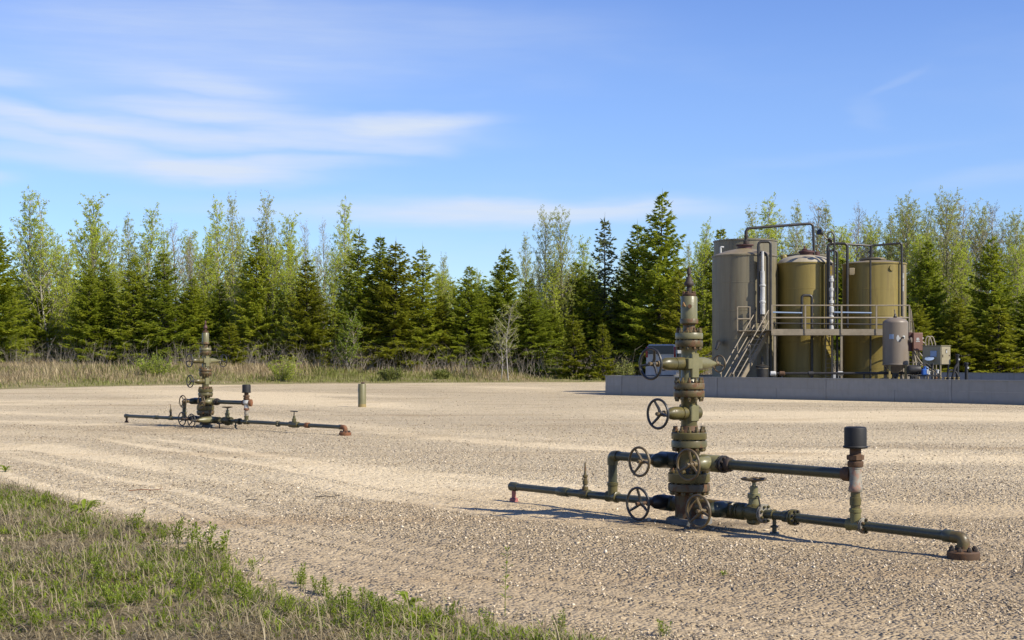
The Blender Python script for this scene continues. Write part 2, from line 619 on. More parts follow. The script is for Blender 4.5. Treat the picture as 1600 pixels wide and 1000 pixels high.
def soilmat(name, a, b, c_, scale=1.0):
    m, t, bs, out = new_mat(name)
    co = t.n('ShaderNodeTexCoord').outputs['Object']
    n1 = t.noise(co, 1.2 * scale, 6, .7)
    n2 = t.noise(co, 30 * scale, 5, .7)
    c = t.mix(t.step(n1, .38, .62), a, b)
    c = t.mix(t.step(n2, .42, .68), c, c_)
    t.set(bs.inputs['Base Color'], c)
    bs.inputs['Roughness'].default_value = .95
    bs.inputs['Specular IOR Level'].default_value = .15
    bump(t, bs, n2, .9, .03)
    return m


M['soil'] = soilmat('thatch_soil', (.13, .10, .05), (.23, .185, .10), (.06, .046, .024))
M['field'] = soilmat('dry_field', (.24, .195, .11), (.17, .165, .06), (.12, .10, .05), .4)
M['bark'] = plain('spruce_bark', (.05, .04, .03), .9)
M['bark_pale'] = plain('pale_birch_bark', (.30, .28, .24), .8, 0, .4, 3)
M['bark_grey'] = plain('grey_bark', (.25, .225, .18), .85, 0, .35, 3)
M['twig'] = plain('grey_twig', (.24, .205, .155), .85, 0, .3, 3)
M['spruce'] = leafmat('spruce_needles', [(0, (.135, .175, .02)), (.35, (.25, .305, .026)), (.7, (.365, .395, .035)), (1, (.50, .50, .06))], .6)
M['spruce_yellow'] = leafmat('olive_spruce_needles', [(0, (.13, .15, .014)), (.45, (.26, .275, .02)), (1, (.41, .40, .04))], .6)
M['spring'] = leafmat('young_leaves', [(0, (.30, .37, .03)), (.45, (.46, .53, .05)), (1, (.62, .65, .11))], .55)
M['spring_dull'] = leafmat('pale_catkin_leaves', [(0, (.26, .30, .06)), (.5, (.38, .41, .085)), (1, (.50, .50, .14))], .5)
M['bud'] = leafmat('reddish_buds', [(0, (.24, .20, .12)), (.5, (.31, .27, .16)), (1, (.38, .34, .2))], .4)
M['larch'] = leafmat('larch_needles', [(0, (.09, .12, .045)), (.5, (.14, .17, .065)), (1, (.2, .22, .1))], .35)
M['grass'] = leafmat('green_grass', [(0, (.09, .13, .010)), (.4, (.175, .24, .016)), (.75, (.27, .33, .026)), (1, (.38, .41, .05))], .5)
M['straw'] = leafmat('dead_straw', [(0, (.09, .066, .032)), (.35, (.22, .175, .095)), (.75, (.38, .32, .195)), (1, (.58, .51, .36))], .25)
M['shrub'] = leafmat('shrub_leaves', [(0, (.18, .23, .03)), (.5, (.30, .35, .05)), (1, (.42, .45, .09))], .55)
M['tallgrass'] = leafmat('tall_dry_grass', [(0, (.19, .135, .075)), (.3, (.33, .255, .145)), (.65, (.48, .39, .22)), (1, (.62, .53, .33))], .4)
M['fieldgrass'] = leafmat('field_green_grass', [(0, (.09, .11, .02)), (.5, (.16, .18, .035)), (1, (.25, .25, .07))], .35)
M['weed'] = leafmat('weed_leaves', [(0, (.12, .17, .015)), (.5, (.19, .25, .02)), (1, (.28, .34, .05))], .4)

# ------------------------------------------------------------------ ground
FAR_PX = [(-700, 612), (0, 608), (200, 603.5), (400, 600.5), (560, 599), (800, 598), (950, 597), (1600, 596), (2400, 596)]
_fx = np.array([X(p, 3688.9 / (y - 562)) for p, y in FAR_PX])
_fd = np.array([3688.9 / (y - 562) for p, y in FAR_PX])
NEAR_PX = [(-300, 706), (0, 757), (90, 776), (180, 800), (260, 826), (330, 850), (400, 880), (470, 904), (540, 922), (620, 938), (700, 952), (770, 966), (830, 984), (900, 1002), (1050, 1030), (1400, 1100)]
_nx = np.array([X(p, 3688.9 / (y - 562)) for p, y in NEAR_PX])
_nd = np.array([3688.9 / (y - 562) for p, y in NEAR_PX])


def far_edge(x):
    return np.interp(x, _fx, _fd) + .5 * vnoise(x * .45, x * 0 + 3, 5) + .25 * vnoise(x * 1.7, x * 0 + 1, 6)


def verge_in(x, d):
    """metres inside the near grass verge (negative on the gravel)"""
    db = np.interp(x, _nx, _nd)
    return (db - d) * .72 - .22 + .40 * vnoise(x * 1.1, d * 1.1, 21) + .16 * vnoise(x * 3.1, d * 3.1, 22)


LANE_PX = [(-400, 690), (0, 715), (200, 762), (330, 800), (500, 845), (700, 880), (900, 910), (1150, 948), (1450, 988), (1700, 1012), (2200, 1045)]
_lx = np.array([X(p, 3688.9 / (y - 562)) for p, y in LANE_PX])
_ld = np.array([3688.9 / (y - 562) for p, y in LANE_PX])


def lane(x, d):
    """wheel lanes that sweep round the verge and on across the pad: + loose windrow, - worn strip"""
    t = d - np.interp(x, _lx, _ld) + .35 * vnoise(x * .5, d * .2, 71)
    k = 1 / (1 + np.maximum(t, 0) * .07)
    return (.62 * vnoise(t * 1.5 * k + 3, x * .09, 72) + .45 * vnoise(t * 3.6 * k, x * .16, 73)) * (1 - .35 * sstep(20, 60, d))


def pad_z(x, d):
    near = 1 - sstep(25, 45, d)
    a = R(-4)
    yy = d * math.cos(a) + x * math.sin(a)
    return near * (.010 * vnoise(x * 1.6, d * 1.6, 1) + .007 * vnoise(x * 5, d * 5, 2) + .020 * lane(x, d)) + .02 * vnoise(x * .2, d * .2, 4)


def verge_z(x, d):
    s = verge_in(x, d)
    return pad_z(x, d) - .035 + .075 * sstep(-.25, .6, s) + .018 * vnoise(x * 3, d * 3, 8) * sstep(0, .5, s)


def ground_z(x, d):
    e = d - far_edge(x)
    hump = .18 * vnoise(x * .13, d * .13, 12) * sstep(2, 12, e)
    return -.08 + .14 * sstep(-.3, .8, e) + .88 * sstep(.5, 18, e) + hump


def grid_mesh(name, xs, ds, zf, mat, keep=None):
    gx, gd = np.meshgrid(xs, ds)
    gz = zf(gx, gd)
    nx, nd = len(xs), len(ds)
    v = np.stack([gx, gd, gz], -1).reshape(-1, 3)
    i = np.arange(nx * nd).reshape(nd, nx)
    a, b, c, d_ = i[:-1, :-1], i[:-1, 1:], i[1:, 1:], i[1:, :-1]
    t = np.concatenate([np.stack([a, b, c], -1).reshape(-1, 3), np.stack([a, c, d_], -1).reshape(-1, 3)])
    if keep is not None:
        k = keep(v[:, 0], v[:, 1])
        t = t[k[t].any(1)]
    me = tri_mesh(name, v, t, mat)
    me.polygons.foreach_set('use_smooth', [True] * len(me.polygons))
    return me


gx_ = np.concatenate([np.linspace(-900, -70, 12), np.linspace(-66, 66, 133), np.linspace(70, 900, 12)])
gd_ = np.concatenate([np.linspace(-200, 70, 10), np.linspace(74, 150, 110), np.linspace(158, 1500, 14)])
tag(link('ground', grid_mesh('ground', gx_, gd_, ground_z, M['field'])), kind='structure')
px_ = np.concatenate([np.linspace(-75, -9, 40), np.linspace(-8.7, 8.7, 190), np.linspace(9, 75, 40)])
pd_ = np.concatenate([np.linspace(-6, 6, 8), 6.2 * (30 / 6.2) ** np.linspace(0, 1, 220), np.linspace(30.6, 112, 90)])
_gp = grid_mesh('gravel_pad', px_, pd_, pad_z, M['gravel'])
_co = np.empty(len(_gp.vertices) * 3, np.float32)
_gp.vertices.foreach_get('co', _co)
_co = _co.reshape(-1, 3)
_at = _gp.attributes.new('lane', 'FLOAT', 'POINT')
_at.data.foreach_set('value', lane(_co[:, 0], _co[:, 1]).astype(np.float32))
tag(link('gravel_pad', _gp), kind='structure')
vx_ = np.concatenate([np.linspace(-16, -7.6, 50), np.linspace(-7.5, 3.5, 170)])
vd_ = np.concatenate([np.linspace(2, 7.8, 20), np.linspace(7.9, 22, 190)])
tag(link('verge_soil', grid_mesh('verge_soil', vx_, vd_, verge_z, M['soil'], lambda x, d: verge_in(x, d) > -.35)), kind='structure')

# loose stones on the pad, merged as one mass
OCT = np.array([[1, 0, 0], [-1, 0, 0], [0, 1, 0], [0, -1, 0], [0, 0, 1], [0, 0, -1]], float)
OCT_T = np.array([[0, 2, 4], [2, 1, 4], [1, 3, 4], [3, 0, 4], [2, 0, 5], [1, 2, 5], [3, 1, 5], [0, 3, 5]])


def stones(n, d0, d1, smin, smax, power):
    u = RNG.random(n)
    d = d0 + (d1 - d0) * u ** power
    x = (RNG.random(n) - .5) * .78 * d
    ok = verge_in(x, d) < .2
    # loose stones gather in windrows beside the tracks
    dens = .42 + 1.0 * lane(x, d) + .35 * vnoise(x * 1.3, d * 1.3, 32)
    ok &= RNG.random(n) < np.clip(dens, .06, 1)
    x, d = x[ok], d[ok]
    n = len(x)
    s = smin + (smax - smin) * RNG.random(n) ** 2.6
    sc = np.stack([s * RNG.uniform(.8, 1.5, n), s * RNG.uniform(.6, 1.0, n), s * RNG.uniform(.45, .85, n)], -1)
    v = OCT[None] * sc[:, None] * RNG.uniform(.7, 1.25, (n, 6, 3)) + RNG.normal(0, .22, (n, 6, 3)) * s[:, None, None]
    q = RNG.normal(size=(n, 4))
    q /= np.linalg.norm(q, axis=1)[:, None]
    w_, a, b, c = q.T
    Rm = np.stack([np.stack([1 - 2 * (b * b + c * c), 2 * (a * b - c * w_), 2 * (a * c + b * w_)], -1),
                   np.stack([2 * (a * b + c * w_), 1 - 2 * (a * a + c * c), 2 * (b * c - a * w_)], -1),
                   np.stack([2 * (a * c - b * w_), 2 * (b * c + a * w_), 1 - 2 * (a * a + b * b)], -1)], -2)
    v = np.einsum('nij,nkj->nki', Rm, v)
    v[:, :, 2] *= .75
    v += np.stack([x, d, pad_z(x, d) + s * .22], -1)[:, None]
    t = OCT_T[None] + (np.arange(n) * 6)[:, None, None]
    return v.reshape(-1, 3), t.reshape(-1, 3)


va, ta = stones(230000, 7.6, 36, .004, .0165, 1.35)
vb, tb = stones(40000, 12, 80, .009, .026, 1.15)
g = tag(link('gravel', tri_mesh('gravel', np.concatenate([va, vb]), np.concatenate([ta, tb + len(va)]), M['stone'])), kind='stuff')


# ------------------------------------------------------------------ grass
def blades(x, d, z, ln, wd, lean, mat, name, curl=.6):
    n = len(x)
    a = RNG.uniform(0, 2 * math.pi, n)
    dx, dy = np.cos(a), np.sin(a)
    px, py = -dy, dx
    up = np.cos(lean)
    ou = np.sin(lean)
    b = np.stack([x, d, z - .005], -1)
    dirv = np.stack([dx * ou, dy * ou, up], -1)
    dir2 = np.stack([dx * (ou + curl * .5), dy * (ou + curl * .5), up * (1 - curl * .45)], -1)
    side = np.stack([px, py, np.zeros(n)], -1) * wd[:, None] * .5
    m1 = b + dirv * (ln * .55)[:, None]
    tip = m1 + dir2 * (ln * .5)[:, None]
    v = np.stack([b - side * .7, b + side * .7, m1 - side, m1 + side, tip], 1)
    t = np.array([[0, 1, 3], [0, 3, 2], [2, 3, 4]])[None] + (np.arange(n) * 5)[:, None, None]
    return v.reshape(-1, 3), t.reshape(-1, 3)


def scatter(n, x0, x1, d0, d1):
    return RNG.uniform(x0, x1, n), RNG.uniform(d0, d1, n)


def join(parts):
    vs, ts, o = [], [], 0
    for v, t in parts:
        vs.append(v)
        ts.append(t + o)
        o += len(v)
    return np.concatenate(vs), np.concatenate(ts)


def near_field():
    # tufts: a clump centre with many blades; density follows slow noise and thins to the gravel
    gx, gd = scatter(30000, -9.5, 2.4, 7.4, 21)
    s = verge_in(gx, gd)
    dens = .24 + .75 * vnoise(gx * .9, gd * .9, 41) + .4 * vnoise(gx * 2.6, gd * 2.6, 42)
    dens = np.where((s > .3) & (s < 1.0), dens + .2, dens)
    edge = sstep(-.45, .7, s)
    k = (RNG.random(len(gx)) < np.clip(dens, .02, 1) * edge) & (np.abs(gx) < .40 * gd + .5)
    gx, gd, s = gx[k], gd[k], s[k]
    per = RNG.integers(8, 24, len(gx))
    idx = np.repeat(np.arange(len(gx)), per)
    n = len(idx)
    tall = (.55 + .6 * RNG.random(len(gx)) + .35 * vnoise(gx * 1.2, gd * 1.2, 43))[idx]
    sp = RNG.normal(0, .045, (n, 2))
    x, d = gx[idx] + sp[:, 0], gd[idx] + sp[:, 1]
    green = blades(x, d, verge_z(x, d), np.clip(RNG.uniform(.04, .125, n) * tall * .8, .02, .16), RNG.uniform(.005, .014, n), np.abs(RNG.normal(.6, .4, n)), None, '')
    tag(link('grass', tri_mesh('grass', *green, M['grass'])), kind='stuff')
    x, d = scatter(420000, -9.5, 2.4, 7.4, 21)
    s = verge_in(x, d)
    k = (RNG.random(len(x)) < np.clip(.7 + .5 * vnoise(x * .8, d * .8, 51), .25, 1) * sstep(-.35, .25, s)) & (np.abs(x) < .40 * d + .5)
    x, d = x[k], d[k]
    n = len(x)
    flat = blades(x, d, verge_z(x, d) + RNG.uniform(0, .03, n), RNG.uniform(.03, .13, n), RNG.uniform(.003, .009, n), RNG.uniform(.8, 1.62, n), None, '', .9)
    k2 = RNG.random(n) < .08
    up = blades(x[k2], d[k2], verge_z(x[k2], d[k2]), RNG.uniform(.08, .26, k2.sum()), RNG.uniform(.003, .006, k2.sum()), np.abs(RNG.normal(.4, .25, k2.sum())), None, '')
    tag(link('dead_grass', tri_mesh('dead_grass', *join([flat, up]), M['straw'])), kind='stuff')


near_field()


def far_field():
    # tall dry grass on the bank between the pad and the wood
    n = 190000
    d = RNG.uniform(78, 124, n)
    x = RNG.uniform(-.41, .41, n) * d
    e = d - far_edge(x)
    z = ground_z(x, d)
    hmod = 1 + .5 * vnoise(x * .3, d * .3, 61) + .4 * vnoise(x * 1.1, d * 1.1, 62)
    k = (e > .35) & (RNG.random(n) < np.clip(.35 + .55 * sstep(1, 7, e) + .3 * vnoise(x * .5, d * .5, 63), .05, 1))
    lowg = sstep(8.0, 2.0, e)
    greenness = .36 + .42 * lowg + .8 * vnoise(x * .16, d * .16, 64)
    isg = RNG.random(n) < greenness
    kk = k & ~isg
    m = kk.sum()
    ln = RNG.uniform(.25, .8, m) * (hmod[kk]) * (.22 + .78 * sstep(.5, 9, e[kk]))
    dry = blades(x[kk], d[kk], z[kk], ln, RNG.uniform(.018, .038, m), np.abs(RNG.normal(.38, .3, m)), None, '', .7)
    tag(link('tall_dry_grass', tri_mesh('tall_dry_grass', *dry, M['tallgrass'])), kind='stuff')
    kk = k & isg
    m = kk.sum()
    ln = RNG.uniform(.22, .6, m) * hmod[kk] * (.4 + .6 * sstep(.5, 9, e[kk]))
    gr = blades(x[kk], d[kk], z[kk], ln, RNG.uniform(.02, .045, m), np.abs(RNG.normal(.3, .25, m)), None, '', .5)
    tag(link('field_grass', tri_mesh('field_grass', *gr, M['fieldgrass'])), kind='stuff')


far_field()


# ------------------------------------------------------------------ trees
class TM:
    def __init__(self):
        self.v, self.t = [], []

    def tri(self, a, b, c):
        i = len(self.v)
        self.v += [a, b, c]
        self.t.append((i, i + 1, i + 2))

    def quad(self, a, b, c, d):
        i = len(self.v)
        self.v += [a, b, c, d]
        self.t += [(i, i + 1, i + 2), (i, i + 2, i + 3)]

    def limb(self, pts, r0, r1, n=4):
        m = len(pts)
        base = len(self.v)
        for i, p in enumerate(pts):
            d = (pts[min(i + 1, m - 1)] - pts[max(i - 1, 0)])
            _, e1, e2 = perp(d)
            r = r0 + (r1 - r0) * i / (m - 1)
            for k in range(n):
                q = 2 * math.pi * k / n
                self.v.append(p + (e1 * math.cos(q) + e2 * math.sin(q)) * r)
        for i in range(m - 1):
            for k in range(n):
                a, b = base + i * n + k, base + i * n + (k + 1) % n
                self.t += [(a, b, b + n), (a, b + n, a + n)]

    def mesh(self, name, mat, smooth=False):
        me = tri_mesh(name, np.array([tuple(p) for p in self.v]), self.t, mat)
        if smooth:
            me.polygons.foreach_set('use_smooth', [True] * len(me.polygons))
        return me


def spruce_mesh(seed, H=12.0, W=.21, dens=1.0, low=.03, mat='spruce', ragged=.25, droop=.0, sparse_top=.0):
    rr = random.Random(seed)
    tk, cr = TM(), TM()
    tk.limb([Vector((math.sin(i * 1.3 + seed) * .04, math.cos(i + seed) * .04, H * i / 8)) for i in range(9)], H * .0125, .012, 7)
    z = H * low
    while z < H * .985:
        f = z / H
        L = H * W * ((1 - f) ** .92) * 1.18 + .10
        if f < .15:
            L *= .75 + f * 1.6
        nb = rr.randint(5, 7) if f < .9 else 4
        a0 = rr.uniform(0, 6.28)
        for k in range(nb):
            if rr.random() < .10 * (1 - f) + sparse_top * f:
                continue
            az_ = a0 + 6.283 * k / nb + rr.uniform(-.35, .35)
            rg = ragged * (1 - .6 * f)
            l = L * rr.uniform(1 - rg * 1.4, 1 + rg * .55)
            pitch = -.25 - droop + .95 * f ** 1.3 + rr.uniform(-.14, .14)
            h = Vector((math.cos(az_), math.sin(az_), 0))
            sd_ = Vector((-h.y, h.x, 0))
            b0 = Vector((0, 0, z + rr.uniform(-.15, .15)))

            def at(t):
                return b0 + h * (l * t * math.cos(pitch * (1 - .4 * t))) + Vector((0, 0, l * (math.sin(pitch) * t + .22 * t * t)))
            tk.limb([at(0), at(.5), at(.9)], .012 + .012 * l, .006, 3)
            ns = max(3, int(l / .145 * dens))
            for i in range(ns):
                t = .12 + .88 * (i + rr.random()) / ns
                p = at(min(t, 1))
                sl = (.22 + .30 * l * (1 - t) ** .9 * .8 + .10) * rr.uniform(.7, 1.25)
                for sg in (-1, 1):
                    ang = rr.uniform(.5, 1.05)
                    dv = (h * math.cos(ang) + sd_ * (sg * math.sin(ang)) + Vector((0, 0, rr.uniform(-.42, .28)))).normalized()
                    wv = dv.cross(Vector((rr.uniform(-.6, .6), rr.uniform(-.6, .6), 1))).normalized()
                    nv = dv.cross(wv)
                    wdt = rr.uniform(.06, .10)
                    for sp in (-.45, 0, .42):
                        if sp and rr.random() < .15:
                            continue
                        q = p + dv * (sl * (.15 if sp == 0 else .3))
                        e = p + (dv + wv * sp * .8 + nv * rr.uniform(-.3, .3)).normalized() * sl * (1 if sp == 0 else .8)
                        cr.tri(p + wv * (wdt * .5) + nv * rr.uniform(-.02, .02), e, p - wv * (wdt * .5) + (e - p) * .35 + nv * rr.uniform(-.06, .06))
                        cr.tri(q + nv * wdt * .7, e, q - nv * wdt * .7 + wv * rr.uniform(-.05, .05))
            # tip
            p, dv = at(.92), (at(1) - at(.9)).normalized()
            for _ in range(2):
                wv = Vector((rr.uniform(-1, 1), rr.uniform(-1, 1), rr.uniform(-1, 1))).normalized() * .05
                cr.tri(p + wv, p - wv, p + dv * rr.uniform(.2, .34))
        z += .30 + .10 * rr.random() + (.12 if f > .82 else 0)
    for k in range(8):
        q = 6.28 * k / 8
        wv = Vector((math.cos(q), math.sin(q), 0))
        zz = H * (.95 + .05 * k / 8)
        cr.tri(Vector((0, 0, zz)), Vector((0, 0, zz - .12)), Vector((0, 0, zz + .06)) + wv * .16)
    cr.tri(Vector((-.03, 0, H * .96)), Vector((.03, 0, H * .96)), Vector((0, 0, H + .5)))
    cr.tri(Vector((0, -.03, H * .96)), Vector((0, .03, H * .96)), Vector((0, 0, H + .5)))
    return tk.mesh('trunk', M['bark']), cr.mesh('crown', M[mat])


def broad_mesh(seed, H=12.0, W=.17, leaf=1.0, mat='spring', bark='bark_pale', low=.28, lsz=.085, shape='column', nbr=46, twist=.25, stems=1):
    rr = random.Random(seed)
    tk, tw, cr = TM(), TM(), TM()
    for s in range(stems):
        ba = rr.uniform(0, 6.28)
        lean = (.0 if stems == 1 else .05) + rr.uniform(0, .03)
        Hs = H * (1 if s == 0 else rr.uniform(.72, .93))
        off = Vector((math.cos(ba), math.sin(ba), 0)) * (.0 if stems == 1 else rr.uniform(.1, .35))
        ph = rr.uniform(0, 6)

        def axis(f):
            return off + Vector((math.cos(ba) * lean * Hs * f + .16 * math.sin(f * 5 + ph), math.sin(ba) * lean * Hs * f + .14 * math.cos(f * 4 + ph), Hs * f))
        tk.limb([axis(i / 11) for i in range(12)], H * .0095 / stems ** .3, .012, 6)
        for i in range(nbr // stems):
            f = low + (.97 - low) * (i + rr.random()) / (nbr // stems)
            g_ = (f - low) / (1 - low)
            prof = (math.sin(min(1, g_ * 1.15 + .15) * math.pi) ** .6 if shape == 'column' else (1 - g_) ** .65 * .95 + .1)
            l = H * W * (.35 + .75 * prof) * rr.uniform(.65, 1.2)
            az_ = i * 2.4 + rr.uniform(-.5, .5)
            up_ = rr.uniform(.75, 1.5) + g_ * .6
            h = Vector((math.cos(az_), math.sin(az_), up_)).normalized()
            b0 = axis(f)
            bendv = Vector((rr.uniform(-.2, .2), rr.uniform(-.2, .2), .25 + rr.uniform(0, .2)))

            def bp(t):
                return b0 + h * (l * t) + bendv * (l * t * t * .5)
            tw.limb([bp(0), bp(.5), bp(1)], .009 + .011 * l, .006, 3)
            nsub = max(4, int(l * 4.2))
            for j in range(nsub):
                t = .15 + .85 * (j + rr.random()) / nsub
                p = bp(t)
                d2 = (h + Vector((rr.gauss(0, .7), rr.gauss(0, .7), rr.gauss(.1, .45)))).normalized()
                l2 = (.28 + .45 * (1 - t) * l * .6) * rr.uniform(.6, 1.3)
                e = p + d2 * l2
                wv = d2.cross(Vector((rr.uniform(-1, 1), rr.uniform(-1, 1), rr.uniform(-1, 1)))).normalized()
                tw.tri(p + wv * .010, p - wv * .010, e)
                n3 = rr.randint(2, 4)
                for q in range(n3):
                    t3 = .3 + .7 * rr.random()
                    p3 = p + d2 * (l2 * t3)
                    d3 = (d2 + Vector((rr.gauss(0, .7), rr.gauss(0, .7), rr.gauss(.15, .5)))).normalized()
                    l3 = rr.uniform(.14, .34)
                    e3 = p3 + d3 * l3
                    w3 = d3.cross(Vector((.3, .7, .2))).normalized()
                    tw.tri(p3 + w3 * .007, p3 - w3 * .007, e3)
                    nl = leaf * 2.0
                    nl = int(nl) + (rr.random() < nl - int(nl))
                    for _ in range(nl):
                        c = p3 + d3 * (l3 * rr.uniform(.2, 1.1)) + Vector((rr.gauss(0, .04), rr.gauss(0, .04), rr.gauss(0, .04)))
                        a = Vector((rr.gauss(0, 1), rr.gauss(0, 1), rr.gauss(0, 1))).normalized()
                        b = a.cross(Vector((rr.gauss(0, 1), rr.gauss(0, 1), rr.gauss(0, 1)))).normalized()
                        s_ = lsz * rr.uniform(.6, 1.3)
                        cr.quad(c - a * s_ * .6, c + b * s_ * .4, c + a * s_ * .6, c - b * s_ * .4)
    return tk.mesh('trunk', M[bark], True), tw.mesh('branches', M['twig'] if bark != 'bark_pale' else M['bark_grey']), (cr.mesh('crown', M[mat]) if cr.t else None)


PROTO = {
    's0': spruce_mesh(1, 12, .245), 's1': spruce_mesh(2, 12, .275, 1.0, .02, 'spruce', .3), 's2': spruce_mesh(3, 12, .22, .95, .05, 'spruce', .22, -.1),
    's3': spruce_mesh(4, 12, .265, .9, .02, 'spruce_yellow', .35, .05), 's4': spruce_mesh(5, 12, .275, .9, .02, 'spruce', .38, .1), 'sm': spruce_mesh(6, 5, .26, 1.0, .02, 'spruce_yellow', .3),
    'l0': spruce_mesh(8, 12, .22, .5, .1, 'larch', .35, -.05, .25),
    's5': spruce_mesh(21, 12, .30, .85, .02, 'spruce', .45, .12), 's6': spruce_mesh(22, 12, .25, .8, .02, 'spruce', .4, .0, .15), 's7': spruce_mesh(23, 12, .28, .85, .02, 'spruce_yellow', .42, .08),
    'b0': broad_mesh(11, 13, .20, 4.0, 'spring', low=.12, lsz=.078, nbr=84), 'b1': broad_mesh(12, 13, .25, 4.6, 'spring', 'bark_grey', .10, .08, 'column', 100),
    'b2': broad_mesh(13, 13, .20, 3.2, 'spring_dull', 'bark_pale', .16, .075, nbr=80), 'b3': broad_mesh(14, 13, .19, .9, 'bud', 'bark_grey', .25, .06, 'column', 70),
    'b4': broad_mesh(15, 13, .19, 3.3, 'spring', 'bark_pale', .14, .078, 'column', 100, .3, 3), 'b6': broad_mesh(31, 13, .24, 4.2, 'spring', 'bark_grey', .05, .082, 'cone', 110), 'b7': broad_mesh(32, 13, .22, 3.6, 'spring', 'bark_pale', .08, .078, 'column', 96, .3, 2), 'b5': broad_mesh(16, 13, .21, 3.0, 'spring_dull', 'bark_grey', .12, .078, 'cone', 92),
    'g0': broad_mesh(17, 5, .30, 2.2, 'weed', 'bark_grey', .06, .11, 'cone', 44, .3, 2), 'g1': broad_mesh(18, 5, .22, 1.6, 'spring_dull', 'bark_pale', .3, .06, 'column', 40, .3, 2),
}
PH = {k: (13 if k[0] == 'b' else 5 if k in ('sm', 'g0', 'g1') else 12) for k in PROTO}


def tree(px, top, D, k, label, group=None, name=None, ws=1.0, rz=None, base=None):
    x = X(px, D)
    zb = float(ground_z(np.array(x), np.array(D))) - .05 if base is None else base
    H = Zz(top, D) - zb
    s = H / (PH[k] + (.3 if k[0] in 'sl' else 0))
    names = {'s': 'spruce_tree', 'l': 'larch_tree', 'b': 'birch_tree', 'g': 'young_tree'}
    cats = {'s': 'spruce tree', 'l': 'larch tree', 'b': 'birch tree', 'g': 'young tree'}
    r = empty(name or names[k[0]], (x, D, zb), rnd.uniform(0, 6.28) if rz is None else rz, label, cats[k[0]], group)
    ws *= rnd.uniform(.92, 1.1)
    r.scale = (s * ws, s * ws, s)
    r.rotation_euler[0] = rnd.gauss(0, .018)
    r.rotation_euler[1] = rnd.gauss(0, .018)
    for nm, me in zip(('trunk', 'branches', 'crown') if len(PROTO[k]) == 3 else ('trunk', 'crown'), PROTO[k]):
        if me is not None:
            link(nm, me, r)
    return r


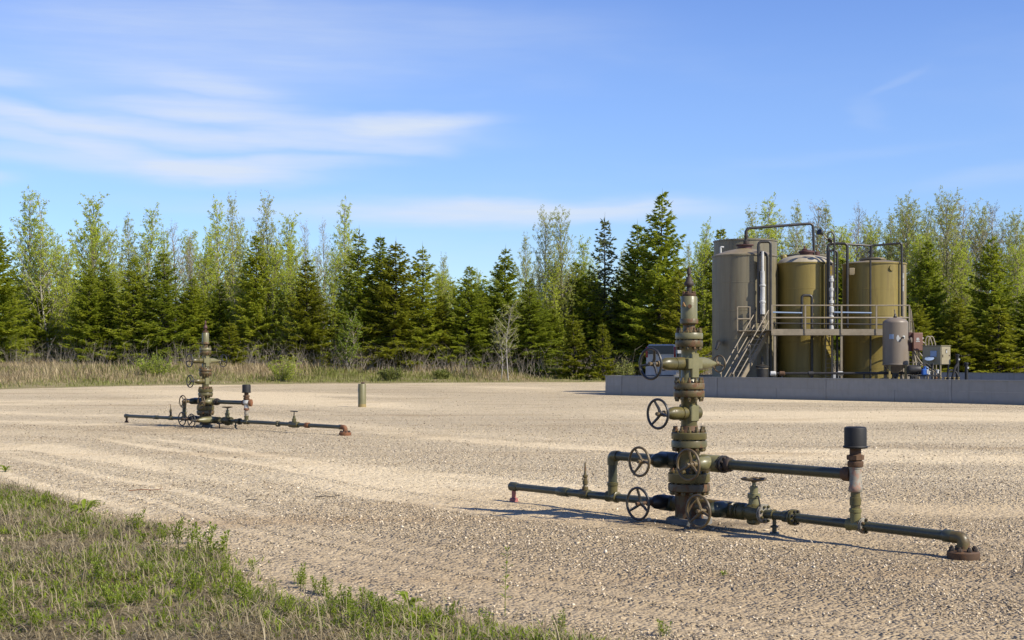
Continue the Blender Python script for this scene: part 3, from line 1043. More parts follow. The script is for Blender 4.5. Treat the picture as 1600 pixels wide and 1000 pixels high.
rnd = random.Random(99)
FRONT = [
    # px, top y, distance, kind, label, width scale
    (-6, 345, 112, 's4', 'broad dark spruce cut by the edge at the far end of the wood', 1.0),
    (43, 308, 117, 'b0', 'tallest pale birch by the broad spruce at the wood\'s far end', 1.0),
    (80, 308, 116, 'b4', 'many-stemmed pale birch just right of the tallest pale birch', .9),
    (142, 317, 120, 'b1', 'round-topped leafy light green birch above two dark spruces', 1.0),
    (140, 412, 113, 's0', 'dark spruce under the round-topped leafy birch', 1.15),
    (166, 404, 115, 's2', 'slim dark spruce right of the one under the round-topped birch', 1.1),
    (207, 400, 113, 's5', 'low-skirted spruce midway between round-topped birch and far wellhead', 1.1),
    (199, 346, 121, 'b2', 'thin pale birch rising behind the low-skirted spruce', .8),
    (230, 334, 122, 'b0', 'light green birch rising behind and left of the bushy spruce', .95),
    (254, 385, 113, 's6', 'bushy spruce behind and left of the far wellhead', 1.25),
    (275, 354, 122, 'b3', 'bare grey birch behind the bushy spruce near the far wellhead', 1.0),
    (301, 368, 116, 'b3', 'bare birch with a long white trunk right behind the far wellhead', .75),
    (340, 322, 117, 'b0', 'tall yellow-green birch just right of the far wellhead\'s spindle', .9),
    (371, 315, 118, 'b2', 'tall sparse birch second to the right of the far wellhead', .75),
    (358, 500, 110, 'sm', 'small low spruce just right of the far wellhead', 1.3),
    (400, 363, 114, 's2', 'dark spruce between two tall sparse birches right of the far wellhead', 1.0),
    (421, 315, 118, 'b2', 'tall sparse birch with light top above the far wellhead\'s black cap', .75),
    (446, 346, 116, 'b1', 'leafy bright green birch beside the olive-brown spruce', .8),
    (478, 402, 113, 's3', 'olive-brown spruce with yellowish foliage above the far flow line', 1.25),
    (481, 352, 121, 'b3', 'bare twiggy birch directly behind the olive-brown spruce', .7),
    (506, 350, 121, 'b3', 'bare twiggy birch between the olive-brown spruce and leafy pointed birch', .6),
    (538, 324, 117, 'b0', 'pointed light green birch leaning over a dark spruce near the bollard', .8),
    (558, 352, 114, 's6', 'tall dark spruce right above the steel bollard', 1.0),
    (541, 498, 109, 'g0', 'small bright green leafy tree at the foot of the bollard\'s spruces', 1.0),
    (596, 364, 115, 's2', 'taller of two close spruces just right of the bollard', .95),
    (616, 372, 113, 's7', 'shorter bushier of two close spruces just right of the bollard', 1.15),
    (660, 379, 114, 's6', 'pointed spruce standing apart, first right of the close pair', 1.05),
    (689, 405, 119, 'b2', 'pale birch top between the pointed spruce and the low spruce', .75),
    (727, 414, 114, 's5', 'low pointed spruce left of the forked white-stemmed young tree', 1.15),
    (784, 383, 116, 's4', 'spruce with open top behind the forked white-stemmed young tree', .95),
    (787, 476, 106, 'g1', 'small forked young tree with two white stems standing on the bank', 1.0),
    (819, 374, 121, 'b2', 'short thin pale birch left of the twin tall sparse birches', .7),
    (831, 436, 113, 's5', 'low bushy spruce in front of the twin tall sparse birches', 1.25),
    (847, 347, 118, 'b5', 'left one of twin tall sparse birches at the wood\'s middle', .75),
    (876, 347, 117, 'b5', 'right one of twin tall sparse birches at the wood\'s middle', .75),
    (897, 405, 117, 's2', 'dark spruce between twin sparse birches and the half-bare larch', 1.1),
    (922, 415, 116, 's6', 'dark broad spruce under and left of the half-bare larch', 1.1),
    (943, 333, 117, 'l0', 'half-bare larch with grey-green top left of the tallest spruce', .9),
    (898, 486, 109, 'sm', 'larger of two little spruces left of the parked van', 1.1),
    (942, 502, 108, 'sm', 'smaller of two little spruces left of the parked van', .9),
    (997, 345, 116, 's2', 'narrow spruce hugging the tallest spruce on its left side', 1.0),
    (1027, 297, 113, 's5', 'tallest spruce of the wood, behind the near wellhead\'s top', .86),
    (1062, 420, 110, 's3', 'broad spruce right behind the near wellhead\'s cap', 1.2),
    (1097, 355, 119, 'b0', 'light green birch between the tallest spruce and grey tanks', .75),
    (1122, 352, 116, 's2', 'dark spruce just left of the grey tanks\' tops', .95),
    (1190, 320, 122, 'b0', 'light green birch rising behind the two grey tanks', .95),
    (1250, 328, 123, 'b2', 'pale birch behind the overhead pipe, left of the grey round birch', .8),
    (1278, 322, 124, 'b3', 'broad grey bare birch behind the overhead pipe\'s elbow', 1.2),
    (1320, 400, 118, 's1', 'spruce seen in the gap between the two ochre tanks', 1.2),
    (1345, 325, 124, 'b3', 'bare grey birch rising above the right-hand ochre tank', 1.0),
    (1380, 340, 123, 'b2', 'thin pale birch behind the right-hand edge of the last ochre tank', .8),
    (1415, 326, 121, 'b5', 'feathery green birch just right of the last ochre tank', .85),
    (1447, 372, 116, 's2', 'dark slim spruce above the tan cabinet', 1.1),
    (1445, 332, 123, 'b2', 'thin birch behind the dark slim spruce above the cabinet', .75),
    (1472, 320, 119, 'b5', 'tall green birch with pale trunk right of the dark slim spruce', .9),
    (1507, 322, 122, 'b3', 'grey bare birch left of the dense spruce at the wood\'s right end', 1.1),
    (1548, 362, 113, 's4', 'dense dark spruce at the wood\'s right end', 1.0),
    (1562, 324, 121, 'b3', 'tall grey birch right behind the dense dark spruce', .9),
    (1590, 338, 119, 'b2', 'pale-trunked birch at the extreme right of the wood', .9),
    (1432, 470, 110, 's7', 'low spreading spruce behind the red-brown box', 1.5),
    (1500, 462, 110, 's3', 'low spreading olive spruce right of the tan cabinet', 1.5),
    (1560, 474, 109, 'sm', 'small pointed spruce in front of the dense dark spruce', 1.3),
    (1612, 440, 111, 's1', 'broad spruce cut by the right edge of the view', 1.3),
    (300, 432, 114, 's1', 'shadowy spruce directly behind the far wellhead\'s spindle', 1.2),
    (345, 440, 115, 's5', 'shadowy spruce under the tall yellow-green birch', 1.2),
    (60, 440, 116, 's1', 'dark spruce low between the two tallest pale birches', 1.2),
    (435, 450, 115, 's1', 'low dark spruce at the foot of the leafy bright birch', 1.2),
    (690, 460, 114, 's3', 'low olive spruce filling the gap before the low pointed spruce', 1.2),
    (755, 452, 115, 's0', 'low dark spruce just left of the forked young tree', 1.1),
    (862, 470, 115, 's1', 'low dark spruce beneath the twin sparse birches', 1.2),
    (965, 440, 117, 's0', 'dark spruce between the larch and the tallest spruce', 1.2),
]
for (px, top, D, k, lab, ws) in FRONT:
    tree(px, top, D, k, lab, 'trees along the front of the wood', None, ws * (1.14 if k[0] == 's' else 1.1))
LM = [(-30, 'wood\'s far end'), (43, 'tallest pale birch'), (142, 'round-topped leafy birch'), (207, 'low-skirted spruce'), (254, 'bushy spruce'), (322, 'far wellhead'), (385, 'far black vent cap'),
      (446, 'leafy bright green birch'), (478, 'olive-brown spruce'), (566, 'steel bollard'), (612, 'close pair of spruces'), (660, 'pointed spruce standing apart'), (727, 'low pointed spruce'),
      (787, 'forked young tree'), (861, 'twin sparse birches'), (943, 'half-bare larch'), (1027, 'tallest spruce'), (1077, 'near wellhead\'s cap'), (1163, 'pair of grey tanks'), (1258, 'domed ochre tank'),
      (1366, 'last ochre tank'), (1435, 'red-brown box'), (1480, 'tan cabinet'), (1548, 'dense dark spruce'), (1600, 'wood\'s right end')]


def where(px):
    q, nm = min(LM, key=lambda l: abs(l[0] - px))
    o = px - q
    return ('directly behind the ' if abs(o) < 7 else 'a little left of the ' if o < -20 else 'just left of the ' if o < 0 else 'a little right of the ' if o > 20 else 'just right of the ') + nm


FILL = [(18, 420, 116, 'b7', 'leafy yellow-green birch low beside the broad dark spruce'), (105, 400, 117, 'b6', 'leafy yellow-green tree left of the round-topped birch'),
        (185, 430, 117, 'b6', 'leafy yellow-green tree tucked before the low-skirted spruce'), (322, 405, 116, 'b6', 'leafy yellow-green tree behind the far wellhead'),
        (372, 410, 115, 'b7', 'leafy yellow-green tree right of the shadowy spruces'), (425, 400, 114, 'b6', 'leafy yellow-green tree before the tall sparse birch'),
        (458, 430, 113, 'b6', 'low leafy yellow-green tree left of the olive-brown spruce'), (523, 410, 114, 'b6', 'leafy yellow-green tree before the pointed birch'),
        (690, 436, 116, 'b6', 'leafy yellow-green tree right of the pointed spruce'), (752, 455, 117, 'b6', 'leafy yellow-green tree left of the open-topped spruce'),
        (815, 430, 116, 'b7', 'leafy yellow-green tree right of the open-topped spruce'), (866, 420, 116, 'b6', 'leafy yellow-green tree under the twin sparse birches'),
        (1100, 395, 116, 'b6', 'leafy yellow-green tree left of the grey tanks'),
        (1435, 385, 117, 'b6', 'leafy green tree just right of the last ochre tank'), (1466, 400, 116, 'b7', 'leafy green tree behind the tan cabinet'),
        (1500, 395, 117, 'b6', 'leafy green tree left of the dense dark spruce'), (1590, 400, 116, 'b6', 'leafy green tree right of the dense dark spruce'),
        (1306, 372, 119, 'b6', 'leafy green tree in the gap between the ochre tanks')]
for (px, top, D, k, lab) in FILL:
    tree(px, top, D, k, lab, 'trees along the front of the wood')
r2 = random.Random(5)
seen = set()


def deep(px, top, D, k, lab, grp, ws):
    lab += where(px)
    if -40 < px < 1640 and lab not in seen:
        seen.add(lab)
        tree(px, top, D, k, lab, grp, None, ws)


for i in range(52):
    px = -90 + i * 34.5 + r2.uniform(-10, 10)
    deep(px, r2.uniform(415, 465), r2.uniform(123, 132), r2.choice(['s0', 's1', 's4', 's3', 's5', 's6']), 'dark spruce deep in the wood, ', 'spruces deep in the wood', 1.35)
for i in range(46):
    px = -90 + i * 39 + r2.uniform(-14, 14)
    top = r2.uniform(425, 450) if 570 < px < 830 else r2.uniform(352, 400)
    deep(px, top, r2.uniform(126, 140), r2.choice(['b2', 'b3', 'b7', 'b5', 'b0', 'b1', 'b6']), 'thin birch deep in the wood, ', 'birches deep in the wood', .8)


for px in (1178, 1215, 1296, 1332, 1365, 1402, 1426, 1460, 1490, 1521, 1538, 1576, 1598):
    deep(px, r2.uniform(328, 362), r2.uniform(124, 131), r2.choice(['b3', 'b5', 'b5', 'b2']), 'tall grey-green birch in the close stand, ', 'close stand of birches behind the tanks', 1.0)


def far_wood():
    """the mass of foliage behind, nobody could count its trees"""
    rr = random.Random(21)
    t = TM()
    for i in range(420):
        D = rr.uniform(142, 168)
        x = rr.uniform(-.45, .45) * D
        zb = float(ground_z(np.array(x), np.array(D)))
        H = rr.uniform(6, 10.5)
        for j in range(150):
            f = rr.random() ** 1.2
            rad = H * .24 * (1 - f) ** .8 * math.sqrt(rr.random()) + .1
            a_ = rr.uniform(0, 6.28)
            c = Vector((x + math.cos(a_) * rad, D + math.sin(a_) * rad, zb + H * f))
            d1 = Vector((math.cos(a_), math.sin(a_), rr.uniform(-.5, .3))).normalized() * rr.uniform(.4, .9)
            d2 = d1.cross(Vector((rr.uniform(-.5, .5), rr.uniform(-.5, .5), 1))).normalized() * rr.uniform(.12, .3)
            t.tri(c - d2, c + d2, c + d1)
    tag(link('far_wood', t.mesh('far_wood', M['spruce'])), kind='stuff')


far_wood()


def brush():
    rr = random.Random(77)
    t = TM()
    for i in range(9000):
        D = rr.uniform(109, 124)
        x = rr.uniform(-.40, .40) * D
        zb = float(ground_z(np.array(x), np.array(D)))
        h = rr.uniform(.6, 2.6)
        p = Vector((x, D, zb))
        e = p + Vector((rr.gauss(0, .35), rr.gauss(0, .35), 1)) * h
        wv = Vector((rr.uniform(.008, .018), 0, 0))
        t.tri(p - wv, p + wv, e)
        for _ in range(2):
            q = p.lerp(e, rr.uniform(.3, .9))
            t.tri(q - wv * .7, q + wv * .7, q + Vector((rr.gauss(0, .5), rr.gauss(0, .4), rr.uniform(.1, .7))))
    tag(link('undergrowth', t.mesh('undergrowth', M['twig'])), kind='stuff')


brush()


def shrub(px, py_top, D, wpx, mat, label, seed):
    rr = random.Random(seed)
    x = X(px, D)
    zb = float(ground_z(np.array(x), np.array(D)))
    h = Zz(py_top, D) - zb
    wd = wpx * D / F / 2
    r = empty('shrub', (x, D, zb), 0, label, 'shrub', 'young green shrubs on the grassy bank')
    st, lf = TM(), TM()
    for i in range(60):
        a, rad = rr.uniform(0, 6.28), wd * math.sqrt(rr.random())
        e = Vector((math.cos(a) * rad, math.sin(a) * rad * .8, h * rr.uniform(.55, 1.0) * (1 - .35 * (rad / wd) ** 2)))
        b = Vector((e.x * .35, e.y * .35, 0))
        st.tri(b + Vector((.012, 0, 0)), b - Vector((.012, 0, 0)), e)
        for j in range(26):
            c = b.lerp(e, rr.uniform(.12, 1.02)) + Vector((rr.gauss(0, .08), rr.gauss(0, .08), rr.gauss(0, .05)))
            u = Vector((rr.gauss(0, .6), rr.gauss(0, .6), rr.gauss(.6, .5))).normalized()
            v = u.cross(Vector((rr.gauss(0, 1), rr.gauss(0, 1), rr.gauss(0, 1)))).normalized()
            s = rr.uniform(.05, .11)
            lf.quad(c - u * s, c + v * s * .4, c + u * s, c - v * s * .4)
    link('stems', st.mesh('stems', M['twig']), r)
    link('crown', lf.mesh('crown', M[mat]), r)


shrub(244, 548, 97, 66, 'shrub', 'bright green shrub on the bank left of the far wellhead', 1)
shrub(445, 550, 100, 58, 'shrub', 'green shrub on the bank behind the far flow line', 2)
shrub(612, 568, 103, 44, 'fieldgrass', 'yellowish low shrub on the bank behind the bollard', 3)
shrub(690, 574, 106, 30, 'fieldgrass', 'small dull shrub on the bank between bollard and forked tree', 4)
shrub(975, 560, 108, 40, 'fieldgrass', 'yellow-green shrub on the bank left of the parked van', 5)


# ------------------------------------------------------------------ wellheads
def hexnut(mb, c, r, h, axis=(0, 0, 1)):
    a = Vector(axis).normalized()
    mb.lathe([(-h / 2, r * .94), (-h / 2 + h * .12, r), (h / 2 - h * .12, r), (h / 2, r * .94)], c, a, 6, random.uniform(0, 1))


def stud_mesh(z0, z1, zn0, zn1, r, mat):
    mb = MB()
    mb.tube((0, 0, z0), (0, 0, z1), r * .62, n=8)
    hexnut(mb, Vector((0, 0, zn0 - r * .6)), r, r * 1.2)
    hexnut(mb, Vector((0, 0, zn1 + r * .6)), r, r * 1.2)
    return mb.mesh('stud_bolt', mat)


def flange_pair(root, z0, zm, z1, r, sb, stp, n, m_lo, m_hi, m_stud, sr=.016):
    sr *= 1.3
    sb -= .006
    stp += .012
    c = .008
    lo = MB().lathe([(z0, r * .96), (z0 + c, r), (zm - .017, r), (zm - .010, r * .985), (zm - .010, r * .78), (zm, r * .78)], n=32).build('flange', m_lo, root)
    hi = MB().lathe([(zm + .001, r * .78), (zm + .006, r * .78), (zm + .006, r * .985), (zm + .013, r), (z1 - c, r), (z1, r * .96)], n=32).build('flange', m_hi, root)
    sm = stud_mesh(sb, stp, z0, z1, sr, m_stud)
    for k in range(n):
        q = 2 * math.pi * (k + .5) / n
        o = link('stud_bolt', sm, hi, (r * .83 * math.cos(q), r * .83 * math.sin(q), 0))
        o.rotation_euler = (0, 0, q * 1.7)
    return lo, hi


def side_flange(root, p, axis, r, th, mat, n=8, mstud=None, ring_mat=None):
    a, e1, e2 = perp(axis)
    p = Vector(p)
    c = .006
    f = MB().lathe([(-th, r * .95), (-th + c, r), (-.006, r), (-.003, r * .84), (.003, r * .84), (.006, r), (th - c, r), (th, r * .95)], p, a, 24).build('flange', mat, root)
    mb = MB()
    mb.tube((0, 0, -th - .022), (0, 0, th + .022), .009, n=7)
    hexnut(mb, Vector((0, 0, -th - .008)), .014, .015)
    hexnut(mb, Vector((0, 0, th + .008)), .014, .015)
    sm = mb.mesh('stud_bolt', mstud or mat)
    q0 = a.to_track_quat('Z', 'Y').to_euler()
    for k in range(n):
        q = 2 * math.pi * (k + .5) / n
        o = link('stud_bolt', sm, f, p + (e1 * math.cos(q) + e2 * math.sin(q)) * (r * .78))
        o.rotation_euler = q0
    return f


def handwheel(root, c, axis, RR, mat, tube_r=.0135, nsp=3, rot=.3, name='handwheel', dish=.035):
    a, e1, e2 = perp(axis)
    c = Vector(c)
    h = MB().torus(c, a, RR, tube_r, 36, 8).build(name, mat, root)
    for k in range(nsp):
        q = 2 * math.pi * k / nsp + rot
        d = e1 * math.cos(q) + e2 * math.sin(q)
        pts = [c - a * dish + d * .018, c - a * dish * .9 + d * RR * .4, c - a * dish * .35 + d * RR * .75, c + d * RR * .985]
        MB().sweep(pts, tube_r * 1.25, 7, tube_r * .85).build('spoke', mat, h)
    MB().lathe([(-dish - .022, .02), (-dish - .02, .026), (-dish + .018, .026), (-dish + .02, .02)], c, a, 14).build('hub', mat, h)
    return h


def valve(root, base, axis, L0, L1, rb, wheel_at, wr, mats, scale=1.0, wmat='wheel_dark', rot=.3, nsp=3):
    """bonnet from L0 to L1 along axis, stem and handwheel at wheel_at"""
    base = Vector(base)
    a = Vector(axis).normalized()
    m1, m2 = mats
    lb = L1 - L0
    bo = MB().lathe([(L0, rb * .95), (L0 + lb * .08, rb * 1.02), (L0 + lb * .5, rb * 1.02), (L0 + lb * .72, rb * .92), (L0 + lb * .9, rb * .62), (L1, rb * .45)], base, a, 24).build('valve_bonnet', m1, root)
    MB().lathe([(L1 - .004, rb * .40), (L1 + .03, rb * .40), (L1 + .034, rb * .5), (L1 + .05, rb * .5), (L1 + .054, .018), (wheel_at + .02, .016)], base, a, 14).build('stem', m2, bo)
    mb = MB()
    hexnut(mb, base + a * (wheel_at + .012), .02, .02, a)
    mb.build('stem_nut', m2, bo)
    handwheel(root, base + a * wheel_at, a, wr, M[wmat], rot=rot, nsp=nsp)
    return bo


def coupling(root, s0, s1, r, z, mat, name='coupling', y=0, n=20):
    c = .006
    return MB().lathe([(s0, r * .93), (s0 + c, r), (s1 - c, r), (s1, r * .93)], (0, y, z), (1, 0, 0), n).build(name, mat, root)


def tee(root, s, z, r, up, rr_, mat, half=.085):
    mb = MB().lathe([(-half, r * .97), (-half + .006, r * 1.16), (-half + .035, r * 1.16), (-half + .045, r * 1.04), (half - .045, r * 1.04), (half - .035, r * 1.16), (half - .006, r * 1.16), (half, r * .97)], (s, 0, z), (1, 0, 0), 20)
    mb.lathe([(0, rr_ * 1.04), (up - .04, rr_ * 1.04), (up - .035, rr_ * 1.18), (up - .005, rr_ * 1.18), (up, rr_)], (s, 0, z), (0, 0, 1), 20)
    return mb.build('pipe_tee', mat, root)


def wellhead(loc, rz, label, p):
    root = empty('wellhead', loc, rz, label, 'wellhead', 'wellheads on the gravel pad')
    O, OR, OL, P = M['olive'], M['olive_rust'], M['olive_lit'], M['pipe']
    # base and casing
    MB().lathe([(-.03, .24), (.045, .235), (.055, .225)], n=10).build('base_collar', M['concrete'], root)
    MB().lathe([(.05, .15), (.07, .143), (.29, .143), (.325, .15)], n=32).build('casing_head', M['casing'], root)
    flange_pair(root, .325, .413, .514, .212, .295, .552, 14, M['casing'] if p['near'] else OR, O, OR, .019)
    MB().lathe([(.51, .16), (.55, .115), (.58, .105), (.69, .105), (.72, .115), (.77, .13)], n=32).build('tubing_spool', O, root)
    flange_pair(root, .768, .849, .924, .18, .735, .972, 12, O, O, OR, .018)
    MB().lathe([(.92, .12), (.95, .092), (.99, .083)], n=28).build('neck', M['rust'], root)
    MB().lathe([(.985, .083), (1.245, .083), (1.285, .11)], n=28).build('lower_valve_body', O, root)
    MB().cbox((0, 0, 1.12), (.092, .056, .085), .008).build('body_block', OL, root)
    MB().lathe([(.05, .068), (.13, .068), (.136, .058)], (0, 0, 1.12), (0, 1, 0), 22).build('side_boss', O, root)
    MB().lathe([(.05, .07), (.12, .07)], (0, 0, 1.12), (0, -1, 0), 22).build('side_boss', O, root)
    valve(root, (0, 0, 1.12), (0, -1, 0), .12, .31, .066, p['w2'], .145, (O, M['wheel_worn']), rot=.9)
    flange_pair(root, 1.282, 1.357, 1.426, .157, 1.243, 1.468, 12, OR, OR, OR, .016)
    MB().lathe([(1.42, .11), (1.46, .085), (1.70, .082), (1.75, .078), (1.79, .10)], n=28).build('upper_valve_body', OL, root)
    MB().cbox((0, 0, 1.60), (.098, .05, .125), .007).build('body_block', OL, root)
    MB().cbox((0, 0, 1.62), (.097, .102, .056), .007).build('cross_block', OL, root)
    MB().lathe([(.06, .066), (.21, .066), (.215, .055)], (0, 0, 1.62), (0, -1, 0), 24).build('side_boss', O, root)
    valve(root, (0, 0, 1.62), (0, -1, 0), .21, .40, .065, p['w1'], .152, (O, M['wheel_worn']), rot=.15)
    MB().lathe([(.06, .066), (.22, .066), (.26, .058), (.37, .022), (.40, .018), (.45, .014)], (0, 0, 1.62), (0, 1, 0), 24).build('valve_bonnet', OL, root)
    handwheel(root, (0, p['w1b'], 1.62), (0, 1, 0), .085 if p['near'] else .15, M['wheel_worn'] if p['near'] else M['wheel_dark'], .0075 if p['near'] else .0105)
    flange_pair(root, 1.79, 1.865, 1.933, .14, 1.764, 1.972, 10, OR, OL, OR, .015)
    MB().lathe([(1.93, .09), (1.95, .064), (2.01, .060), (2.03, .075)], n=24).build('neck', OR, root)
    MB().lathe([(2.025, .088), (2.03, .093), (2.068, .093), (2.076, .088)], n=28).build('collar', M['olive_rust'], root)
    MB().lathe([(2.076, .084), (2.295, .084), (2.304, .077)], n=28).build('tree_cap', OL, root)
    tf = MB().lathe([(2.304, .066), (2.31, .07), (2.33, .07), (2.337, .06)], n=20).build('cap_flange', M['rust'], root)
    sm = MB()
    sm.tube((0, 0, 2.30), (0, 0, 2.355), .009, n=7)
    hexnut(sm, Vector((0, 0, 2.345)), .014, .014)
    sm = sm.mesh('stud_bolt', M['rust'])
    for k in range(6):
        link('stud_bolt', sm, tf, (.055 * math.cos(k * 1.047), .055 * math.sin(k * 1.047), 0))
    MB().lathe([(2.337, .026), (2.41, .026), (2.412, .046), (2.425, .052), (2.44, .05), (2.47, .032), (2.50, .028), (2.505, .014), (2.525, .014), (2.53, .021), (2.575, .021), (2.60, .010)], n=14).build('spindle', M['rust_dark'] if p['near'] else M['hatch_red'], root)
    if p['near']:
        MB().lathe([(.08, .016), (.1, .022), (.1005, .0)], (.0, 0, 2.2), (.75, -.66, 0), 7).build('grease_plug', M['rust'], root)
        mb = MB()
        mb.lathe([(.082, .03), (.091, .03), (.094, .024)], (0, 0, 2.215), (.1, -.99, 0), 3, .5)
        mb.build('marker_plate', M['marker'], root)
    # tubing level: arms, valves, pipes along X at zu
    zu, zl = .625, .18
    sv = p['sv']
    MB().lathe([(.08, .072), (.17, .072)], (0, 0, zu), (1, 0, 0), 20).build('outlet_neck', O, root)
    MB().lathe([(.08, .072), (.17, .072)], (0, 0, zu), (-1, 0, 0), 20).build('outlet_neck', M['steel_dark'], root)
    MB().lathe([(sv - .16, .074), (sv - .13, .085), (sv + .1, .085), (sv + .12, .07)], (0, 0, zu), (1, 0, 0), 22).build('valve_body', OL, root)
    valve(root, (sv, 0, zu), (0, -1, 0), .04, .23, .072, p['wu'], .15, (OL, M['wheel_worn']), wmat='wheel_worn', rot=.5)
    sl = p['sl']
    MB().lathe([(.15, .076), (.2, .085), (-sl + .1, .085), (-sl + .12, .07)], (0, 0, zu), (-1, 0, 0), 22).build('valve_body', P, root)
    valve(root, (sl, 0, zu), (0, -1, 0), .04, .24, .076, p['wl'], .145, (P, M['wheel_worn']), wmat='wheel_worn', rot=1.0)
    side_flange(root, (sv + .155, 0, zu), (1, 0, 0), .088, .024, M['steel_dark'], 8, M['rust_dark'])
    coupling(root, sv + .20, sv + .26, .07, zu, M['rust_dark'], 'union_nut', n=8)
    st = p['st']
    MB().tube((sv + .17, 0, zu), (st - .04, 0, zu), .05, n=20).build('flow_pipe', P, root)
    coupling(root, st - .13, st - .04, .066, zu, M['rust'], 'coupling')
    # left loop
    sr = p['sr']
    path = bend([(sl - .1, 0, zu), (sr, 0, zu), (sr, 0, zl + .08)], .085, 7)
    MB().sweep(path, .049, 18).build('riser_pipe', P, root)
    MB().sweep(bend([(sr + .09, 0, zu), (sr, 0, zu), (sr, 0, zu - .10)], .085, 8), .058, 18).build('elbow', O, root)
    tee(root, sr, zl, .052, .16, .052, O)
    # lower line, left of the casing
    MB().lathe([(.12, .075), (.2, .075), (.22, .065)], (0, 0, zl), (-1, 0, 0), 20).build('outlet_neck', OR, root)
    MB().lathe([(.2, .07), (.23, .082), (-sl + .1, .082), (-sl + .13, .06)], (0, 0, zl), (-1, 0, 0), 22).build('valve_body', P, root)
    valve(root, (sl, 0, zl + .02), (0, -1, 0), .04, .24, .074, p['wl'] + .02, .16, (M['steel_dark'], M['rust']), rot=.6)
    MB().tube((p['s0'], 0, zl - .01), (sl - .1, 0, zl), .042, n=18).build('flow_pipe', P, root)
    s0 = p['s0']
    coupling(root, p['sc'] - .09, p['sc'] + .09, .053, zl - .006, P)
    MB().lathe([(-.075, .05), (-.07, .055), (.07, .055), (.075, .05)], (p['sb'], 0, zl - .005), (1, 0, 0), 18).build('bleed_tee', O, root)
    z0 = zl + .03
    bl = MB().lathe([(0, .035), (.045, .035), (.047, .028), (.07, .02), (.075, .03), (.115, .03), (.118, .022), (.15, .022), (.155, .031), (.175, .031), (.18, .018), (.21, .012), (.315, .008)], (p['sb'], 0, z0), (0, 0, 1), 10).build('bleed_valve', OR, root)
    MB().tube((p['sb'], -.045, z0 + .135), (p['sb'], .03, z0 + .135), .011, n=7).build('bleed_handle', M['wheel_worn'], bl)
    MB().lathe([(-.06, .048), (-.055, .054), (.03, .054), (.07, .046)], (s0, 0, zl - .01), (1, 0, 0), 18).build('end_cap', P, root)
    MB().tube((s0 - .01, 0, zl - .02), (s0 - .01, 0, .035), .026, n=12).build('end_stub', M['red'] if p['near'] else M['rust'], root)
    MB().lathe([(-.02, .055), (.03, .05), (.04, .03)], (s0 - .01, 0, 0), (0, 0, 1), 12).build('ground_sleeve', M['red'] if p['near'] else M['rust'], root)
    # lower line, right of the casing
    sg = p['sg']
    MB().lathe([(.12, .075), (.24, .075), (.26, .085), (p['sx'] + .1, .085), (p['sx'] + .12, .06)], (0, 0, zl), (1, 0, 0), 22).build('valve_body', OR if p['near'] else O, root)
    valve(root, (p['sx'], 0, zl + .01), (0, -1, 0), .04, .26 if p['near'] else .48, .078, p['wx'], .155, (P if p['near'] else OL, M['wheel_worn']), wmat='wheel_worn' if p['near'] else 'wheel_dark', rot=.8)
    side_flange(root, (p['sx'] + .15, 0, zl), (1, 0, 0), .085, .022, O, 8, OR)
    # gate valve with a level handwheel
    gb = MB().lathe([(-.17, .07), (-.16, .085), (-.12, .085), (-.1, .07), (-.05, .085), (0, .10), (.05, .085), (.1, .07)], (sg, 0, zl), (1, 0, 0), 22)
    gb.cbox((sg, 0, zl - .01), (.06, .06, .105), .02)
    gb.build('gate_valve_body', O, root)
    MB().lathe([(.08, .055), (.14, .052), (.145, .062), (.185, .062), (.19, .04), (.255, .038), (.26, .02), (.325, .015)], (sg, 0, zl), (0, 0, 1), 20).build('gate_bonnet', OL, root)
    handwheel(root, (sg, 0, zl + .325), (0, 0, 1), .115, M['wheel_worn'], .012, 4, .3, 'handwheel', .012)
    MB().sweep(bend([(sg + .05, -.02, zl + .16), (sg + .1, -.05, zl + .17), (sg + .13, -.05, zl + .06)], .05), .008, 7).build('hose', M['rubber'], root)
    side_flange(root, (sg + .13, 0, zl), (1, 0, 0), .094, .022, M['pale'] if p['near'] else O, 8, O)
    MB().tube((sg + .13, 0, zl), (p['se'], 0, zl - .015), .043, n=18).build('flow_pipe', P, root)
    su = p['ss']
    MB().lathe([(-.02, .05), (.015, .045), (.02, .022), (.055, .022), (.06, .038), (.075, .038), (.085, .018), (.13, .018)], (su, 0, 0), (0, 0, 1), 14).build('pipe_support', P, root)
    MB().torus((su, 0, zl), (1, 0, 0), .047, .008, 20, 6).build('pipe_clamp', O, root)
    side_flange(root, (p['sf'], 0, zl - .003), (1, 0, 0), .078, .026, O, 8, M['steel_dark'])
    coupling(root, p['sf'] - .12, p['sf'] - .05, .056, zl - .003, P, 'reducer')
    if p['near']:
        side_flange(root, (st + .095, 0, zl - .008), (1, 0, 0), .072, .016, M['pale'], 6, OR)
    tee(root, st, zl - .008, .05, .15, .047, M['yellow_green'] if p['near'] else O)
    # riser with black vented cap
    MB().lathe([(zl + .13, .044), (zl + .17, .044), (zl + .172, .052), (zl + .24, .052), (zl + .242, .043), (zl + .30, .043)], (st, 0, 0), (0, 0, 1), 16).build('riser_pipe', O if p['near'] else M['pale'], root)
    if p['near']:
        MB().lathe([(zl + .29, .056), (zl + .30, .062), (zl + .335, .062), (zl + .345, .055), (zu + .05, .055), (zu + .055, .06), (zu + .075, .06)], (st, 0, 0), (0, 0, 1), 18).build('riser_tee', M['pale'], root)
    else:
        MB().lathe([(zl + .29, .05), (zl + .33, .055), (zu - .05, .05), (zu - .01, .085), (zu + .04, .08), (zu + .07, .05)], (st, 0, 0), (0, 0, 1), 18).build('riser_tee', M['white_paint'], root)
        MB().lathe([(.06, .05), (.08, .085), (.13, .085), (.15, .03)], (st, 0, zu), (.8, .55, 0), 16).build('side_plug', M['rust_orange'], root)
